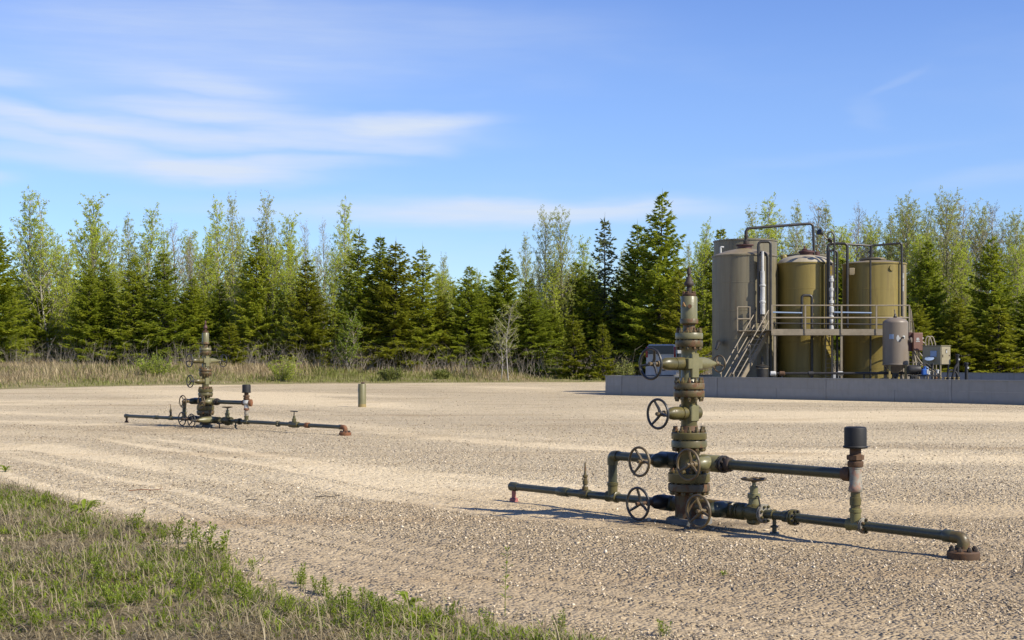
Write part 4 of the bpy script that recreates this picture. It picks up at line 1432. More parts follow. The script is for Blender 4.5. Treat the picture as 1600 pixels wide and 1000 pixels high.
        MB().lathe([(zl + .27, .06), (zl + .29, .068), (zl + .32, .06)], (st, 0, 0), (0, 0, 1), 14).build('coupling', M['rust_orange'], root)
    MB().lathe([(zu + .07, .066), (zu + .08, .072), (zu + .115, .072), (zu + .125, .06)], (st, 0, 0), (0, 0, 1), 18).build('union_nut', M['rust'], root)
    MB().lathe([(zu + .12, .058), (zu + .13, .058), (zu + .135, .078), (zu + .175, .078), (zu + .182, .05)], (st, 0, 0), (0, 0, 1), 8).build('union_nut', M['rust'], root)
    MB().lathe([(zu + .175, .052), (zu + .26, .052)], (st, 0, 0), (0, 0, 1), 16).build('nipple', M['rust'], root)
    vc = MB().lathe([(zu + .235, .085), (zu + .24, .105), (zu + .255, .108), (zu + .262, .1), (zu + .41, .1), (zu + .425, .096), (zu + .432, .08), (zu + .434, .0)], (st, 0, 0), (0, 0, 1), 28).build('vent_cap', M['cap_black'], root)
    MB().torus((st, 0, zu + .252), (0, 0, 1), .107, .006, 28, 6).build('cap_rim', M['cap_black'], vc)
    # end of the line
    se = p['se']
    em = M['rust'] if p['near'] else M['rust_orange']
    coupling(root, se - .19, se - .10, .055, zl - .014, P)
    MB().sweep(bend([(se - .12, 0, zl - .015), (se, 0, zl - .015), (se, 0, .06)], .075, 7), .053, 18).build('elbow', M['olive_rust'] if p['near'] else em, root)
    bf = MB().lathe([(-.02, .13), (.0, .135), (.045, .135), (.055, .125), (.06, .07), (.075, .06)], (se, 0, 0), (0, 0, 1), 26).build('ground_flange', em, root)
    sm = MB()
    sm.tube((0, 0, .03), (0, 0, .095), .012, n=7)
    hexnut(sm, Vector((0, 0, .068)), .021, .026)
    sm = sm.mesh('stud_bolt', M['rust_dark'])
    for k in range(8):
        link('stud_bolt', sm, bf, (se + .1 * math.cos(k * .785 + .3), .1 * math.sin(k * .785 + .3), 0))
    if not p['near']:
        # second gate valve and couplings on the longer line
        s2 = p['s2']
        MB().lathe([(-.16, .06), (-.15, .07), (-.1, .07), (0, .08), (.1, .07), (.15, .07), (.16, .06)], (s2, 0, zl - .01), (1, 0, 0), 18).build('gate_valve_body', O, root)
        MB().lathe([(.06, .05), (.13, .05), (.14, .035), (.19, .03), (.2, .014), (.3, .012)], (s2, 0, zl - .01), (0, 0, 1), 16).build('gate_bonnet', O, root)
        MB().tube((s2 - .13, 0, zl + .29), (s2 + .13, 0, zl + .29), .013, n=8).build('valve_handle', M['wheel_dark'], root)
        side_flange(root, (s2 - .6, 0, zl - .01), (1, 0, 0), .07, .03, O, 8, M['pale'])
        coupling(root, s2 + .42, s2 + .55, .062, zl - .012, M['rust_orange'])
        for sx_, dy in ((.25, -.25), (.85, -.18)):
            b = MB().tube((sx_, dy, 0), (sx_, dy, .12), .014, n=8)
            b.tube((sx_ - .09, dy, .11), (sx_ + .1, dy, .12), .016, n=8)
            b.build('drain_stub', M['steel_dark'], root)
    return root


wellhead((1.80, 14.46, float(pad_z(np.array(1.8), np.array(14.46)))), math.atan2(-.785, .62),
         'near olive wellhead with black-capped vent pipe in front of the tanks',
         dict(near=True, w1=.54, w1b=.44, w2=.44, sv=.32, wu=.335, sl=-.30, wl=.41, st=2.09, sr=-1.15, s0=-2.86, sc=-1.97, sb=-1.60,
              sx=.53, wx=.41, sg=.876, ss=1.135, sf=1.37, se=3.21))
wellhead((-7.5, 34.8, float(pad_z(np.array(-7.5), np.array(34.8)))), math.atan2(-.69, .72),
         'far olive wellhead with orange-rusted end elbow near the tall grass',
         dict(near=False, w1=.46, w1b=.52, w2=.44, sv=.32, wu=.335, sl=-.36, wl=.41, st=1.69, sr=-.92, s0=-3.6, sc=-2.2, sb=-1.53,
              sx=.42, wx=.68, sg=.92, ss=1.25, sf=1.42, se=5.33, s2=3.52))

# bollard
bx, bd = -5.25, 49.8
b = empty('bollard', (bx, bd, 0), 0, 'short olive steel pipe bollard with a rusty foot standing alone on gravel', 'bollard')
MB().lathe([(-.1, .14), (.8, .14), (.815, .13), (.82, .0)], n=28).build('post', metal('bollard_paint', (.12, .112, .048), (.15, .138, .062), .18, .5, .8), b)
MB().lathe([(-.02, .142), (.05, .1425), (.11, .1405)], n=28, caps=False).build('rusty_foot', M['yellow'], b)
MB().cbox((.03, -.02, .845), (.06, .035, .026), .01).build('padlock_lug', M['hatch_red'], b)
MB().sweep(bend([(.05, 0, .86), (.1, 0, .92), (.12, 0, 1.0)], .03), .008, 6).build('wire_hook', M['straw'], b)
MB().box((-.137, -.045, .6), (.008, .03, .05)).build('tag_plate', M['sticker'], b)

# ------------------------------------------------------------------ containment wall
A = Vector((4.41, 67.1, 0))
wd_ = Vector((.685, -.7285, 0)).normalized()
nd_ = Vector((-wd_.y, wd_.x, 0))           # towards the back
if nd_.y < 0:
    nd_ = -nd_
LEN, DEP, WH = 28.0, 27.0, .89


def wall_run(root, p, d, nrm, L, first, step):
    """plates in two rows, staggered; posts and a folded top edge"""
    Mx = Matrix((d, nrm, Vector((0, 0, 1)))).transposed()
    for row, (z0, z1, sh) in enumerate(((-.1, .455, -2.4), (.4575, WH - .02, 0))):
        s = 0.0
        e = first + sh
        while e <= .6:
            e += step
        while s < L - .01:
            e2 = min(e, L)
            mid, hl = (s + e2) / 2, (e2 - s) / 2 - .008
            MB().box(p + d * mid + Vector((0, 0, (z0 + z1) / 2)) + nrm * (0 if row == 0 else .006), (hl, .015, (z1 - z0) / 2), Mx).build('wall_panel', M['wall'], root, smooth=False)
            s, e = e2, e2 + step
    MB().box(p + d * (L / 2) + Vector((0, 0, WH)), (L / 2, .045, .018), Mx).build('top_rail', M['wall'], root, smooth=False)
    s = first
    while s < L:
        MB().box(p + d * s + nrm * .07 + Vector((0, 0, WH / 2 - .02)), (.03, .045, WH / 2 - .03), Mx).build('wall_post', M['wall'], root, smooth=False)
        MB().box(p + d * s - nrm * .024 + Vector((0, 0, WH / 2)), (.05, .008, WH / 2 - .02), Mx).build('joint_strip', M['wall'], root, smooth=False)
        s += step


cw = empty('containment_wall', tuple(A), 0, 'low grey steel plate containment wall around the tank farm', 'wall')
Z0 = Vector((0, 0, 0))
wall_run(cw, Z0, wd_, nd_, LEN, 1.0, 5.63)
wall_run(cw, nd_ * DEP, wd_, -nd_, LEN, 3.0, 5.63)
wall_run(cw, nd_ * .03, nd_, wd_, DEP - .06, 3.0, 5.63)
wall_run(cw, wd_ * LEN + nd_ * .03, nd_, -wd_, DEP - .06, 3.0, 5.63)
lin = MB()
P4 = [A + wd_ * .05 + nd_ * .05, A + wd_ * (LEN - .05) + nd_ * .05, A + wd_ * (LEN - .05) + nd_ * (DEP - .05), A + wd_ * .05 + nd_ * (DEP - .05)]
lin.add([p + Vector((0, 0, .05)) for p in P4], [(0, 1, 2, 3)])
tag(lin.build('containment_floor', plain('dusty_liner', (.16, .145, .115), .9), smooth=False), kind='structure')


# ------------------------------------------------------------------ tanks
def tank(px, D, r, ztop, zapex, shell, roof, label, flat=False, dome=False):
    x = X(px, D)
    t = empty('storage_tank', (x, D, .05), 0, label, 'tank', 'storage tanks inside the containment wall')
    zt, za = ztop - .05, zapex - .05
    prof = [(0, r + .02), (.05, r)]
    n = 5
    for i in range(1, n):
        z = zt * i / n
        prof += [(z - .012, r), (z - .006, r + .006), (z + .006, r + .006), (z + .012, r)]
    prof += [(zt - .07, r), (zt - .065, r + .035), (zt, r + .035)]
    MB().lathe(prof, n=64).build('shell', shell, t)
    if flat:
        MB().lathe([(zt + .001, r + .03), (zt + .012, r - .05), (za, .0)], n=48).build('roof', roof, t)
    elif dome:
        MB().lathe([(zt + .001, r + .02)] + [(zt + (za - zt) * math.sin(q), r * math.cos(q) * .99) for q in (.15, .4, .65, .9, 1.15, 1.4, 1.55)], n=56).build('roof', roof, t)
    else:
        MB().lathe([(zt + .001, r + .02), (zt + .02, r * .99), (zt + (za - zt) * .65, r * .6), (za, r * .25), (za + .02, .0)], n=56).build('roof', roof, t)
    return t


def on(px, D, py):
    return Vector((X(px, D), D, Zz(py, D)))


def pipe(parent, pts, r, mat, name='pipe', rad=.18, n=10, origin=None):
    o = origin if origin is not None else (parent.location if parent is not None else Vector((0, 0, 0)))
    pp = [Vector(p) - Vector(o) for p in pts]
    return MB().sweep(bend(pp, rad, 5), r, n).build(name, mat, parent)


DT = 66.0
T1 = tank(1163, DT, 1.48, 6.47, 6.80, M['tank_grey'], M['tank_roof_grey'], 'grey-olive tank with white sight tube behind the steel stair')
T1b = tank(1164.5, 70.6, 1.55, 7.55, 7.62, M['tank_grey'], M['tank_roof_grey'], 'tall grey tank with flat top rising behind the front grey one', True)
T2 = tank(1258, DT, 1.28, 6.12, 6.52, M['tank_olive'], M['tank_roof'], 'ochre tank with pale domed roof and maroon hatch, middle of the front row', dome=True)
T2b = tank(1256, 70.2, 1.12, 6.80, 6.86, M['tank_grey'], M['tank_roof_grey'], 'dark tank almost hidden behind the pale-roofed ochre tank', True)
T3 = tank(1366, DT, 1.44, 6.10, 6.28, M['tank_olive'], M['tank_roof_grey'], 'ochre tank with low roof behind the taupe vessel, last of the row')


def L(t, px, D, py):
    return on(px, D, py) - t.location


def ladder(t, pxl, pxr, ytop, ybot, D, mat, name='ladder', n=17):
    a0, a1 = L(t, pxl, D, ytop), L(t, pxl, D, ybot)
    b0, b1 = L(t, pxr, D, ytop), L(t, pxr, D, ybot)
    mb = MB().tube(a0, a1, .03, n=6)
    mb.tube(b0, b1, .03, n=6)
    ld = mb.build(name, mat, t)
    for i in range(n):
        q = (i + .5) / n
        MB().tube(a0.lerp(a1, q), b0.lerp(b1, q), .018, n=6).build('rung', mat, ld)
    for q in (.1, .4, .7, .95):
        MB().tube(a0.lerp(a1, q), a0.lerp(a1, q) + Vector((-.1, .5, 0)), .02, n=5).build('standoff', mat, ld)


DF = 64.25   # plane just in front of the tanks
# tank 1 fittings
MB().lathe([(0, .38), (.03, .38), (.03, .34), (.22, .34), (.22, .42), (.27, .42), (.275, .3)], L(T1, 1163.5, DT, 391.5), (0, 0, 1), 24).build('hatch', M['hatch_red'], T1)
mb = MB().lathe([(0, .09), (.02, .14), (.16, .14), (.18, .06)], L(T1, 1166, DT - .3, 382), (0, 0, 1), 12)
mb.build('vent_fitting', M['rust_dark'], T1)
ladder(T1, 1183.5, 1187, 385, 520, DF + .55, M['steel_dark'])
pipe(T1, [on(1185, DF + .1, 505), on(1185, DF + .1, 378), on(1204, DF + .1, 377.5), on(1204, DF + .1, 592)], .062, M['steel_dark'], 'gooseneck_pipe', .16)
pipe(T1, [on(1164, DT - .3, 391), on(1182, DF + .5, 396), on(1182, DF + .5, 545)], .05, M['steel_dark'], 'overflow_pipe', .2)
pipe(T1, [on(1187, DF + .3, 393), on(1199, DF + .3, 397), on(1199.5, DF + .3, 500)], .06, M['steel_dark'], 'gooseneck_pipe', .2)
MB().lathe([(0, .11), (.5, .11), (.52, .14), (.6, .14), (.62, .11), (1.25, .11), (1.27, .14), (1.33, .14), (1.35, .1), (1.95, .1)], L(T1, 1191.5, DF, 491), (0, 0, 1), 14).build('sight_tube', M['white_paint'], T1)
MB().lathe([(0, .06), (.9, .06)], L(T1, 1191.5, DF, 424), (0, 0, 1), 10).build('sight_tube_top', M['galv'], T1)
MB().box(L(T1, 1190, DF + .1, 412), (.14, .05, .35)).build('gauge_board', M['rail'], T1)
mb = MB().lathe([(0, .11), (.1, .12), (.12, .05), (.2, .05), (.22, .13), (.34, .13), (.36, .05), (.55, .05)], L(T1, 1191.5, DF, 513), (0, 0, 1), 12)
mb.build('sight_valve', M['rail'], T1)
mb = MB().tube(L(T1, 1123, DT - .9, 535), L(T1, 1123, DT - 1.35, 535), .12, n=12)
mb.tube(L(T1, 1123, DT - 1.3, 535), L(T1, 1119, DT - 1.35, 546), .08, n=10)
mb.build('sample_nozzle', M['steel_dark'], T1)
# filter canister below the stair
fc = empty('filter_canister', tuple(on(1191, 63.2, 562 + (CAMZ - .05) * F / 63.2)), 0, 'dark upright filter canister with pale bands under the left stair', 'filter canister')
MB().lathe([(.0, .2), (.1, .3), (.14, .36), (.17, .36), (.2, .25), (.3, .25), (1.25, .25), (1.27, .3), (1.33, .3), (1.36, .2), (1.42, .06), (1.75, .05)], n=20).build('body', M['steel_dark'], fc)
for z in (.18, .62, 1.2):
    MB().lathe([(z, .262), (z + .05, .262)], n=20).build('band', M['rail'], fc)
# tank 2 fittings
MB().lathe([(0, .30), (.28, .30), (.28, .36), (.36, .36), (.40, .2)], L(T2, 1260, DT - .15, 404.5), (0, 0, 1), 22).build('hatch', M['hatch_red'], T2)
MB().lathe([(0, .12), (.1, .15), (.14, .05), (.25, .05)], L(T2, 1257, DT - .2, 393), (0, 0, 1), 10).build('hatch_valve', M['hatch_red'], T2)
MB().lathe([(0, .14), (.28, .14), (.3, .1)], L(T2, 1276, DT, 403), (0, 0, 1), 14).build('vent_fitting', M['hatch_red'], T2)
pipe(T2, [on(1277, DT - .2, 402), on(1303, DF + .6, 415), on(1303, DF + .6, 440)], .055, M['steel_dark'], 'overflow_pipe', .2)
pipe(T2, [on(1253, DF + .2, 517), on(1253, DF + .2, 461.5), on(1268.5, DF + .2, 461.5), on(1268.5, DF + .2, 592)], .065, M['steel_dark'], 'gooseneck_pipe', .14)
ladder(T2, 1290, 1301, 412, 592, DF + .5, M['rail'], n=26)
mb = MB()
rr = random.Random(3)
zz = 0
prof = []
while zz < 2.6:
    q = rr.choice((.06, .085, .11))
    prof += [(zz, q), (zz + .12, q)]
    zz += .14
mb.lathe(prof, L(T2, 1299, DF + .1, 522), (0, 0, 1), 12)
mb.build('sight_tube', M['white_paint'], T2)
pipe(T2, [on(1308, DF + .2, 592), on(1308, DF + .2, 392), on(1295.5, DF + .2, 391), on(1295.5, DF + .2, 470)], .055, M['steel_dark'], 'gooseneck_pipe', .14)
pipe(T2, [on(1288, DF + .5, 414), on(1288, DF + .5, 592)], .045, M['tank_olive'], 'conduit', .1)
# tank 3 fittings
MB().lathe([(0, .6), (.05, .6), (.06, .5), (.1, .5)], L(T3, 1364, DT - .2, 406.5), (0, 0, 1), 26).build('manway_ring', M['tank_roof_grey'], T3)
MB().lathe([(0, .12), (.12, .12), (.16, .05), (.28, .05), (.3, .14), (.38, .14), (.4, .06), (.62, .05)], L(T3, 1361, DT - .4, 405), (0, 0, 1), 12).build('vent_fitting', M['steel_dark'], T3)
pipe(T3, [on(1293.5, DF + .5, 520), on(1293.5, DF + .5, 384), on(1299, DF + .5, 380.5), on(1321, DF + .4, 380.5), on(1324, DF + .4, 384), on(1324, DF + .4, 512)], .065, M['steel_dark'], 'vent_line', .18)
pipe(T3, [on(1321, DF + .4, 381.5), on(1361, DF + .8, 384), on(1407, DF + .5, 380), on(1409, DF + .5, 383), on(1409, DF + .5, 494)], .05, M['steel_dark'], 'vent_line', .15)
pipe(T3, [on(1361.5, DF + .7, 384), on(1361.5, DF + .7, 398)], .05, M['steel_dark'], 'vent_drop', .1)
pipe(T3, [on(1360, DF + .2, 406), on(1360, DF + .2, 592)], .045, M['steel_dark'], 'conduit', .1)
pipe(T3, [on(1399.5, DF + .75, 414), on(1399.5, DF + .75, 592)], .05, M['tank_olive'], 'conduit', .1)
pipe(T3, [on(1411, DF + .8, 414), on(1411, DF + .8, 592)], .07, M['rail'], 'conduit', .1)
MB().lathe([(0, .1), (.12, .1), (.14, .13), (.2, .13)], L(T3, 1390, DT - 1.24, 419), (.35, -.93, 0), 14).build('side_nozzle', M['tank_olive'], T3)
MB().cbox(L(T3, 1331, DT - 1.15, 424), (.13, .03, .16), .02).build('patch_plate', M['tank_roof_grey'], T3)
for yy in (431, 441, 451):
    MB().box(L(T3, 1410, DF + .7, yy), (.06, .02, .12)).build('level_mark', M['white_paint'], T3)
# overhead pipe linking the hatches
op = empty('overhead_pipe', tuple(on(1165, DT - .3, 380)), 0, 'long dark overhead pipe arching from the grey tank to the domed tank', 'pipe')
pipe(op, [on(1165, DT - .3, 384), on(1165.5, DT - .3, 357), on(1270.5, DT - .1, 349), on(1272, DT - .1, 404)], .065, M['steel_dark'], 'pipe_run', .22, 12)
MB().lathe([(0, .09), (.12, .1), (.14, .075), (.3, .075)], on(1166, DT - .3, 372) - op.location, (0, 0, 1), 10).build('pipe_joint', M['rust_dark'], op)
# small pipe bend behind the domed tank
t = T2b
pipe(t, [on(1224, 69.2, 412), on(1223.5, 69.2, 403), on(1226, 69.2, 400), on(1229, 69.2, 412)], .11, M['tank_olive'], 'roof_vent', .12)
t = T1b
pipe(t, [on(1126, 69.3, 398), on(1126, 69.3, 386), on(1131, 69.3, 386.5)], .05, M['galv'], 'roof_vent', .06)

# flood light on a pole
fl = empty('flood_light', tuple(on(1303.5, 64.4, 514)), 0, 'hooped flood light on a thin pole between the ochre tanks', 'flood light')
o_ = fl.location
pipe(fl, [on(1303.5, 64.4, 514), on(1303.5, 64.4, 372)], .045, M['steel_dark'], 'pole')
mb = MB().sweep([p - o_ for p in [on(1293.5, 64.4, 373), on(1294, 64.4, 364), on(1297, 64.4, 362.5), on(1301, 64.4, 363), on(1303.5, 64.4, 370), on(1303, 64.4, 374), on(1293.5, 64.4, 373)]], .035, 8)
mb.build('lamp_guard', M['steel_dark'], fl)
mb = MB().lathe([(0, .07), (.1, .12), (.12, .12)], on(1298, 64.4, 373.5) - o_, (-.5, -.5, -.7), 14)
mb.build('lamp_head', M['steel_dark'], fl)
mb = MB().sweep([p - o_ for p in [on(1303.5, 64.4, 381), on(1290, 64.4, 372), on(1284, 64.4, 364)]], .03, 6)
mb.build('lamp_arm', M['steel_dark'], fl)
mb = MB().lathe([(0, .04), (.25, .14), (.27, .14)], on(1286, 64.4, 366) - o_, (-.6, -.4, .3), 12)
mb.build('lamp_head', M['steel_dark'], fl)

# ------------------------------------------------------------------ platform and stairs
DP0, DP1 = 62.45, 64.35
pf = empty('walkway_platform', (X(1205, DP0), DP0, .05), 0, 'tan steel walkway with railings across the fronts of the tanks', 'walkway')
o_ = Vector(pf.location)
xl, xr = X(1163, DP0), X(1421, DP0)
zd = Zz(515, DP0)
for i in range(20):
    xa = xl + (xr - xl) * i / 20
    xb = xl + (xr - xl) * (i + 1) / 20 - .012
    d0_ = DP1 - .45 if xb < X(1205, DP0) else DP0
    MB().box(Vector(((xa + xb) / 2, (d0_ + DP1) / 2, zd - .02)) - o_, ((xb - xa) / 2, (DP1 - d0_) / 2 - .05, .018)).build('grating_panel', M['rail'], pf, smooth=False)
x5 = X(1205, DP0)
MB().box(Vector(((x5 + xr) / 2, DP0, zd - .11)) - o_, ((xr - x5) / 2, .03, .135)).build('edge_beam', M['rail'], pf, smooth=False)
MB().box(Vector(((xl + xr) / 2, DP1, zd - .11)) - o_, ((xr - xl) / 2, .03, .12)).build('edge_beam', M['rail'], pf, smooth=False)


def rail_run(root, a, b, zs, posts, o, post_r=.032):
    a, b = Vector(a), Vector(b)
    for z, r in zs:
        MB().tube(a + Vector((0, 0, z)) - o, b + Vector((0, 0, z)) - o, r, n=8).build('rail', M['rail'], root)
    for q in posts:
        p = a.lerp(b, q)
        MB().box(p + Vector((0, 0, zs[0][0] / 2 - .08)) - o, (post_r, post_r, zs[0][0] / 2 + .1)).build('rail_post', M['rail'], root, smooth=False)


zs = ((1.06, .028), (.52, .036))
fa, fb = (x5, DP0 - .04, zd), (xr, DP0 - .04, zd)
rail_run(pf, fa, fb, zs, [(X(p, DP0) - x5) / (xr - x5) for p in (1206, 1258, 1314.5, 1369, 1420.5)], o_)
rail_run(pf, (xl, DP1 - .02, zd), (X(1183, DP0), DP1 - .02, zd), zs, (0, 1), o_, .025)
for p in (1211, 1315, 1419):
    MB().box(Vector((X(p, DP0), DP0 + .05, zd / 2 - .1)) - o_, (.045, .045, zd / 2 - .08)).build('leg', M['rail'], pf, smooth=False)
    MB().box(Vector((X(p, DP0), DP1 - .05, zd / 2 - .1)) - o_, (.045, .045, zd / 2 - .08)).build('leg', M['rail'], pf, smooth=False)
pipe(pf, [on(1206, DP1 - .1, 488), on(1253, DP1 - .1, 489)], .035, M['blue_grey'], 'service_pipe')
pipe(pf, [on(1206, DP1 - .1, 505), on(1385, DP1 - .1, 507)], .035, M['steel_dark'], 'service_pipe')
pipe(pf, [on(1303, DP1 - .1, 488), on(1362, DP1 - .1, 489)], .035, M['blue_grey'], 'service_pipe')


def stair(name, label, top, rund, run, wdir, width, z1, z0, n, rails=True):
    t = empty(name, (top.x, top.y, .05), 0, label, 'stair')
    o = Vector((top.x, top.y, .05))
    rund, wdir = Vector(rund).normalized(), Vector(wdir).normalized()
    a0 = Vector((top.x, top.y, z1))
    a1 = a0 + rund * run + Vector((0, 0, z0 - z1))
    dd = (a1 - a0).normalized()
    up = dd.cross(wdir).normalized()
    if up.z < 0:
        up = -up
    Mx = Matrix((dd, wdir, up)).transposed()
    for k in (0, 1):
        c = (a0 + a1) / 2 + wdir * width * k - o
        MB().box(c, ((a1 - a0).length / 2, .03, .10), Mx).build('stringer', M['rail'], t, smooth=False)
    M2 = Matrix((rund, wdir, Vector((0, 0, 1)))).transposed()
    for i in range(n):
        p = a0.lerp(a1, (i + .5) / n) + wdir * width / 2 - o
        MB().box(p, (.11, width / 2 - .035, .016), M2).build('tread', M['rail'], t, smooth=False)
    if rails:
        for k in (0, 1):
            for h in (.95, .45):
                s = a0 + wdir * width * k + Vector((0, 0, h)) - o
                e = a1 + wdir * width * k + Vector((0, 0, h)) - o
                MB().tube(s, e, .026, n=8).build('handrail', M['rail'], t)
            for q in (.02, .52, .97):
                b_ = a0.lerp(a1, q) + wdir * width * k - o
                MB().tube(b_, b_ + Vector((0, 0, .95)), .026, n=7).build('rail_post', M['rail'], t)
    return t


rd = Vector((-.78, -.62, 0))
wdv = Vector((-.62, .78, 0))
stair('steel_stair', 'steep tan steel stair with handrails climbing to the walkway before the grey tank', Vector((X(1204, 63.4), 63.9, 0)), rd, 2.35, wdv, .75, zd - .05, .08, 12)
s2_ = stair('steel_stair', 'short tan steel stair descending behind the red-brown box', Vector((X(1424, DP0), DP0 + .1, 0)), Vector((.42, .9, 0)), 2.3, Vector((-.9, .42, 0)), .7, zd - .05, .4, 10)

# ------------------------------------------------------------------ vessel, boxes, cabinet and clutter inside the wall
DV = 60.0
vs = empty('separator_vessel', (X(1399, DV), DV, .05), 0, 'taupe cylindrical vessel with cone bottom and pale stickers before the last tank', 'vessel')
zb, zt = Zz(570, DV) - .05, Zz(504, DV) - .05
rv = .525
MB().lathe([(zb - .36, .12), (zb - .3, .16), (zb - .02, rv - .02), (zb, rv + .015), (zb + .04, rv + .015), (zb + .05, rv), (zt - .02, rv), (zt, rv), (zt + .05, rv * .96), (zt + .14, rv * .74), (zt + .2, rv * .4), (zt + .215, .0)], n=44).build('shell', M['vessel'], vs)
MB().lathe([(zt + .2, .06), (zt + .24, .09), (zt + .28, .05), (zt + .36, .04)], (-.02, -.05, 0), (0, 0, 1), 12).build('top_valve', M['steel_dark'], vs)
for k in range(4):
    q = math.pi / 4 + k * math.pi / 2
    MB().box((math.cos(q) * .47, math.sin(q) * .47, (zb + .02) / 2), (.04, .04, (zb + .05) / 2)).build('leg', M['yellow'] if k > 1 else M['vessel'], vs, smooth=False)
MB().box((0, -.36, .34), (.36, .03, .05)).build('skid_beam', M['yellow'], vs, smooth=False)
MB().box((0, -.36, .12), (.45, .04, .06)).build('skid_beam', M['yellow'], vs, smooth=False)
MB().lathe([(zb - .75, .06), (zb - .55, .06), (zb - .52, .13), (zb - .36, .13)], n=14).build('drain_valve', M['steel_dark'], vs)


def curved_patch(a0, a1, z0, z1, r, mat, name, jag=None):
    n = 6
    vs_, fs = [], []
    for i in range(n + 1):
        q = a0 + (a1 - a0) * i / n
        dz = 0 if jag is None else jag[i % len(jag)]
        for z in (z0 + dz, z1 - dz):
            for rr_ in (r + .002, r + .006):
                vs_.append((math.sin(q) * rr_, -math.cos(q) * rr_, z))
    for i in range(n):
        b_ = i * 4
        fs += [(b_ + 1, b_ + 3, b_ + 7, b_ + 5), (b_ + 3, b_ + 2, b_ + 6, b_ + 7), (b_, b_ + 1, b_ + 5, b_ + 4)]
    fs += [(0, 2, 3, 1), (4 * n, 4 * n + 1, 4 * n + 3, 4 * n + 2)]
    return MB().add(vs_, fs).build(name, mat, vs)


zs_ = Zz(527, DV) - .05
curved_patch(-.75, -.38, zs_ - .08, zs_ + .12, rv, M['blue_grey'], 'sticker')
curved_patch(-.18, .14, zs_ - .2, zs_ + .1, rv, M['white_paint'], 'sticker', (.1, .04, .0, .03, .08, .13))
curved_patch(.33, .55, zs_ - .06, zs_ + .06, rv, M['sticker'], 'sticker')
MB().lathe([(.5, .06), (.62, .06), (.63, .11), (.68, .11)], (0, 0, zs_ - .12), (.9, -.43, 0), 14).build('side_nozzle', M['vessel'], vs)
MB().lathe([(.52, .03), (.60, .03), (.61, .045), (.64, .045)], (0, 0, zs_ - .02), (.28, -.96, 0), 10).build('gauge', M['steel_dark'], vs)

DB = 60.3
rb = empty('control_box', (X(1432, DB), DB, .05), 0, 'red-brown wall box with a white sticker between vessel and tan cabinet', 'control box')
o_ = Vector(rb.location)
z1_, z0_ = Zz(520, DB), Zz(548, DB)
MB().cbox(Vector((X(1433, DB), DB, (z0_ + z1_) / 2)) - o_, (.2, .14, (z1_ - z0_) / 2), .012).build('case', M['box_red'], rb)
MB().box(Vector((X(1433, DB), DB - .145, (z0_ + z1_) / 2)) - o_, (.182, .012, (z1_ - z0_) / 2 - .02)).build('door', M['box_red'], rb, smooth=False)
st_ = MB().lathe([(0, .075), (.004, .075)], Vector((X(1432.5, DB), DB - .158, Zz(530, DB))) - o_, (0, -1, 0), 5, .4)
st_.box(Vector((X(1432.5, DB), DB - .16, Zz(533.5, DB))) - o_, (.085, .002, .02))
st_.build('sticker', M['white_paint'], rb)
MB().box(Vector((X(1424.5, DB), DB + .1, (z0_ + z1_) / 2)) - o_, (.10, .06, (z1_ - z0_) / 2 + .02)).build('backplate', M['hatch_red'], rb, smooth=False)
for dx in (-.16, .1):
    MB().tube(Vector((X(1433, DB) + dx, DB + .08, .05)) - o_, Vector((X(1433, DB) + dx, DB + .08, z0_ + .1)) - o_, .035, n=8).build('leg', M['rail'], rb)
MB().tube(Vector((X(1440.5, DB), DB, Zz(529, DB))) - o_, Vector((X(1442.5, DB), DB, Zz(529, DB))) - o_, .05, n=10).build('conduit_hub', M['galv'], rb)
for (a_, b2, c_) in (((1441, 534), (1446, 538), (1450, 547)), ((1428, 549), (1434, 560), (1442, 570)), ((1434, 548), (1440, 556), (1447, 562))):
    MB().sweep(bend([on(a_[0], DB, a_[1]) - o_, on(b2[0], DB, b2[1]) - o_, on(c_[0], DB, c_[1]) - o_], .1), .035, 8).build('conduit', M['rail'], rb)

DC = 58.5
cbn = empty('electrical_cabinet', (X(1470, DC), DC, .05), 0, 'tan metal electrical cabinet on legs at the right of the equipment', 'cabinet')
o_ = Vector(cbn.location)
z1_, z0_ = Zz(540.5, DC), Zz(570, DC)
ang = R(44)
Mc = Matrix.Rotation(ang, 3, 'Z')
hw_, hd_ = .38, .42
cc = Vector((X(1470.5, DC), DC, (z0_ + z1_) / 2)) - o_ + Mc @ Vector((hw_ - .02, hd_ - .02, 0)) * 1.0
cc = Vector((0, 0, (z0_ + z1_) / 2 - .05)) + Mc @ Vector((hw_, hd_, 0)) - Vector((hw_ * .0, 0, 0))
# corner nearest the camera sits at the root; one face looks right, the other left
MB().cbox(cc, (hw_, hd_, (z1_ - z0_) / 2), .012, Mc).build('case', M['cabinet'], cbn)
MB().box(cc + Vector((0, 0, (z1_ - z0_) / 2 + .012)), (hw_ + .03, hd_ + .03, .012), Mc).build('lid', M['cabinet'], cbn, smooth=False)
nr = Mc @ Vector((0, -1, 0))
nl = Mc @ Vector((-1, 0, 0))
dr = MB().box(cc + nr * (hd_ + .012), (hw_ - .025, .012, (z1_ - z0_) / 2 - .03), Mc).build('door', M['cabinet'], cbn, smooth=False)
tx = Mc @ Vector((1, 0, 0))
MB().box(cc + nr * (hd_ + .03) + tx * -.28 + Vector((0, 0, -.02)), (.018, .015, .055), Mc).build('handle', M['steel_dark'], dr, smooth=False)
MB().box(cc + nr * (hd_ + .03) + tx * .26, (.025, .012, .025), Mc).build('latch', M['hatch_red'], dr, smooth=False)
lb_ = MB().box(cc + nr * (hd_ + .027) + tx * .02 + Vector((0, 0, .17)), (.06, .004, .08), Mc).build('label_frame', M['steel_dark'], cbn, smooth=False)
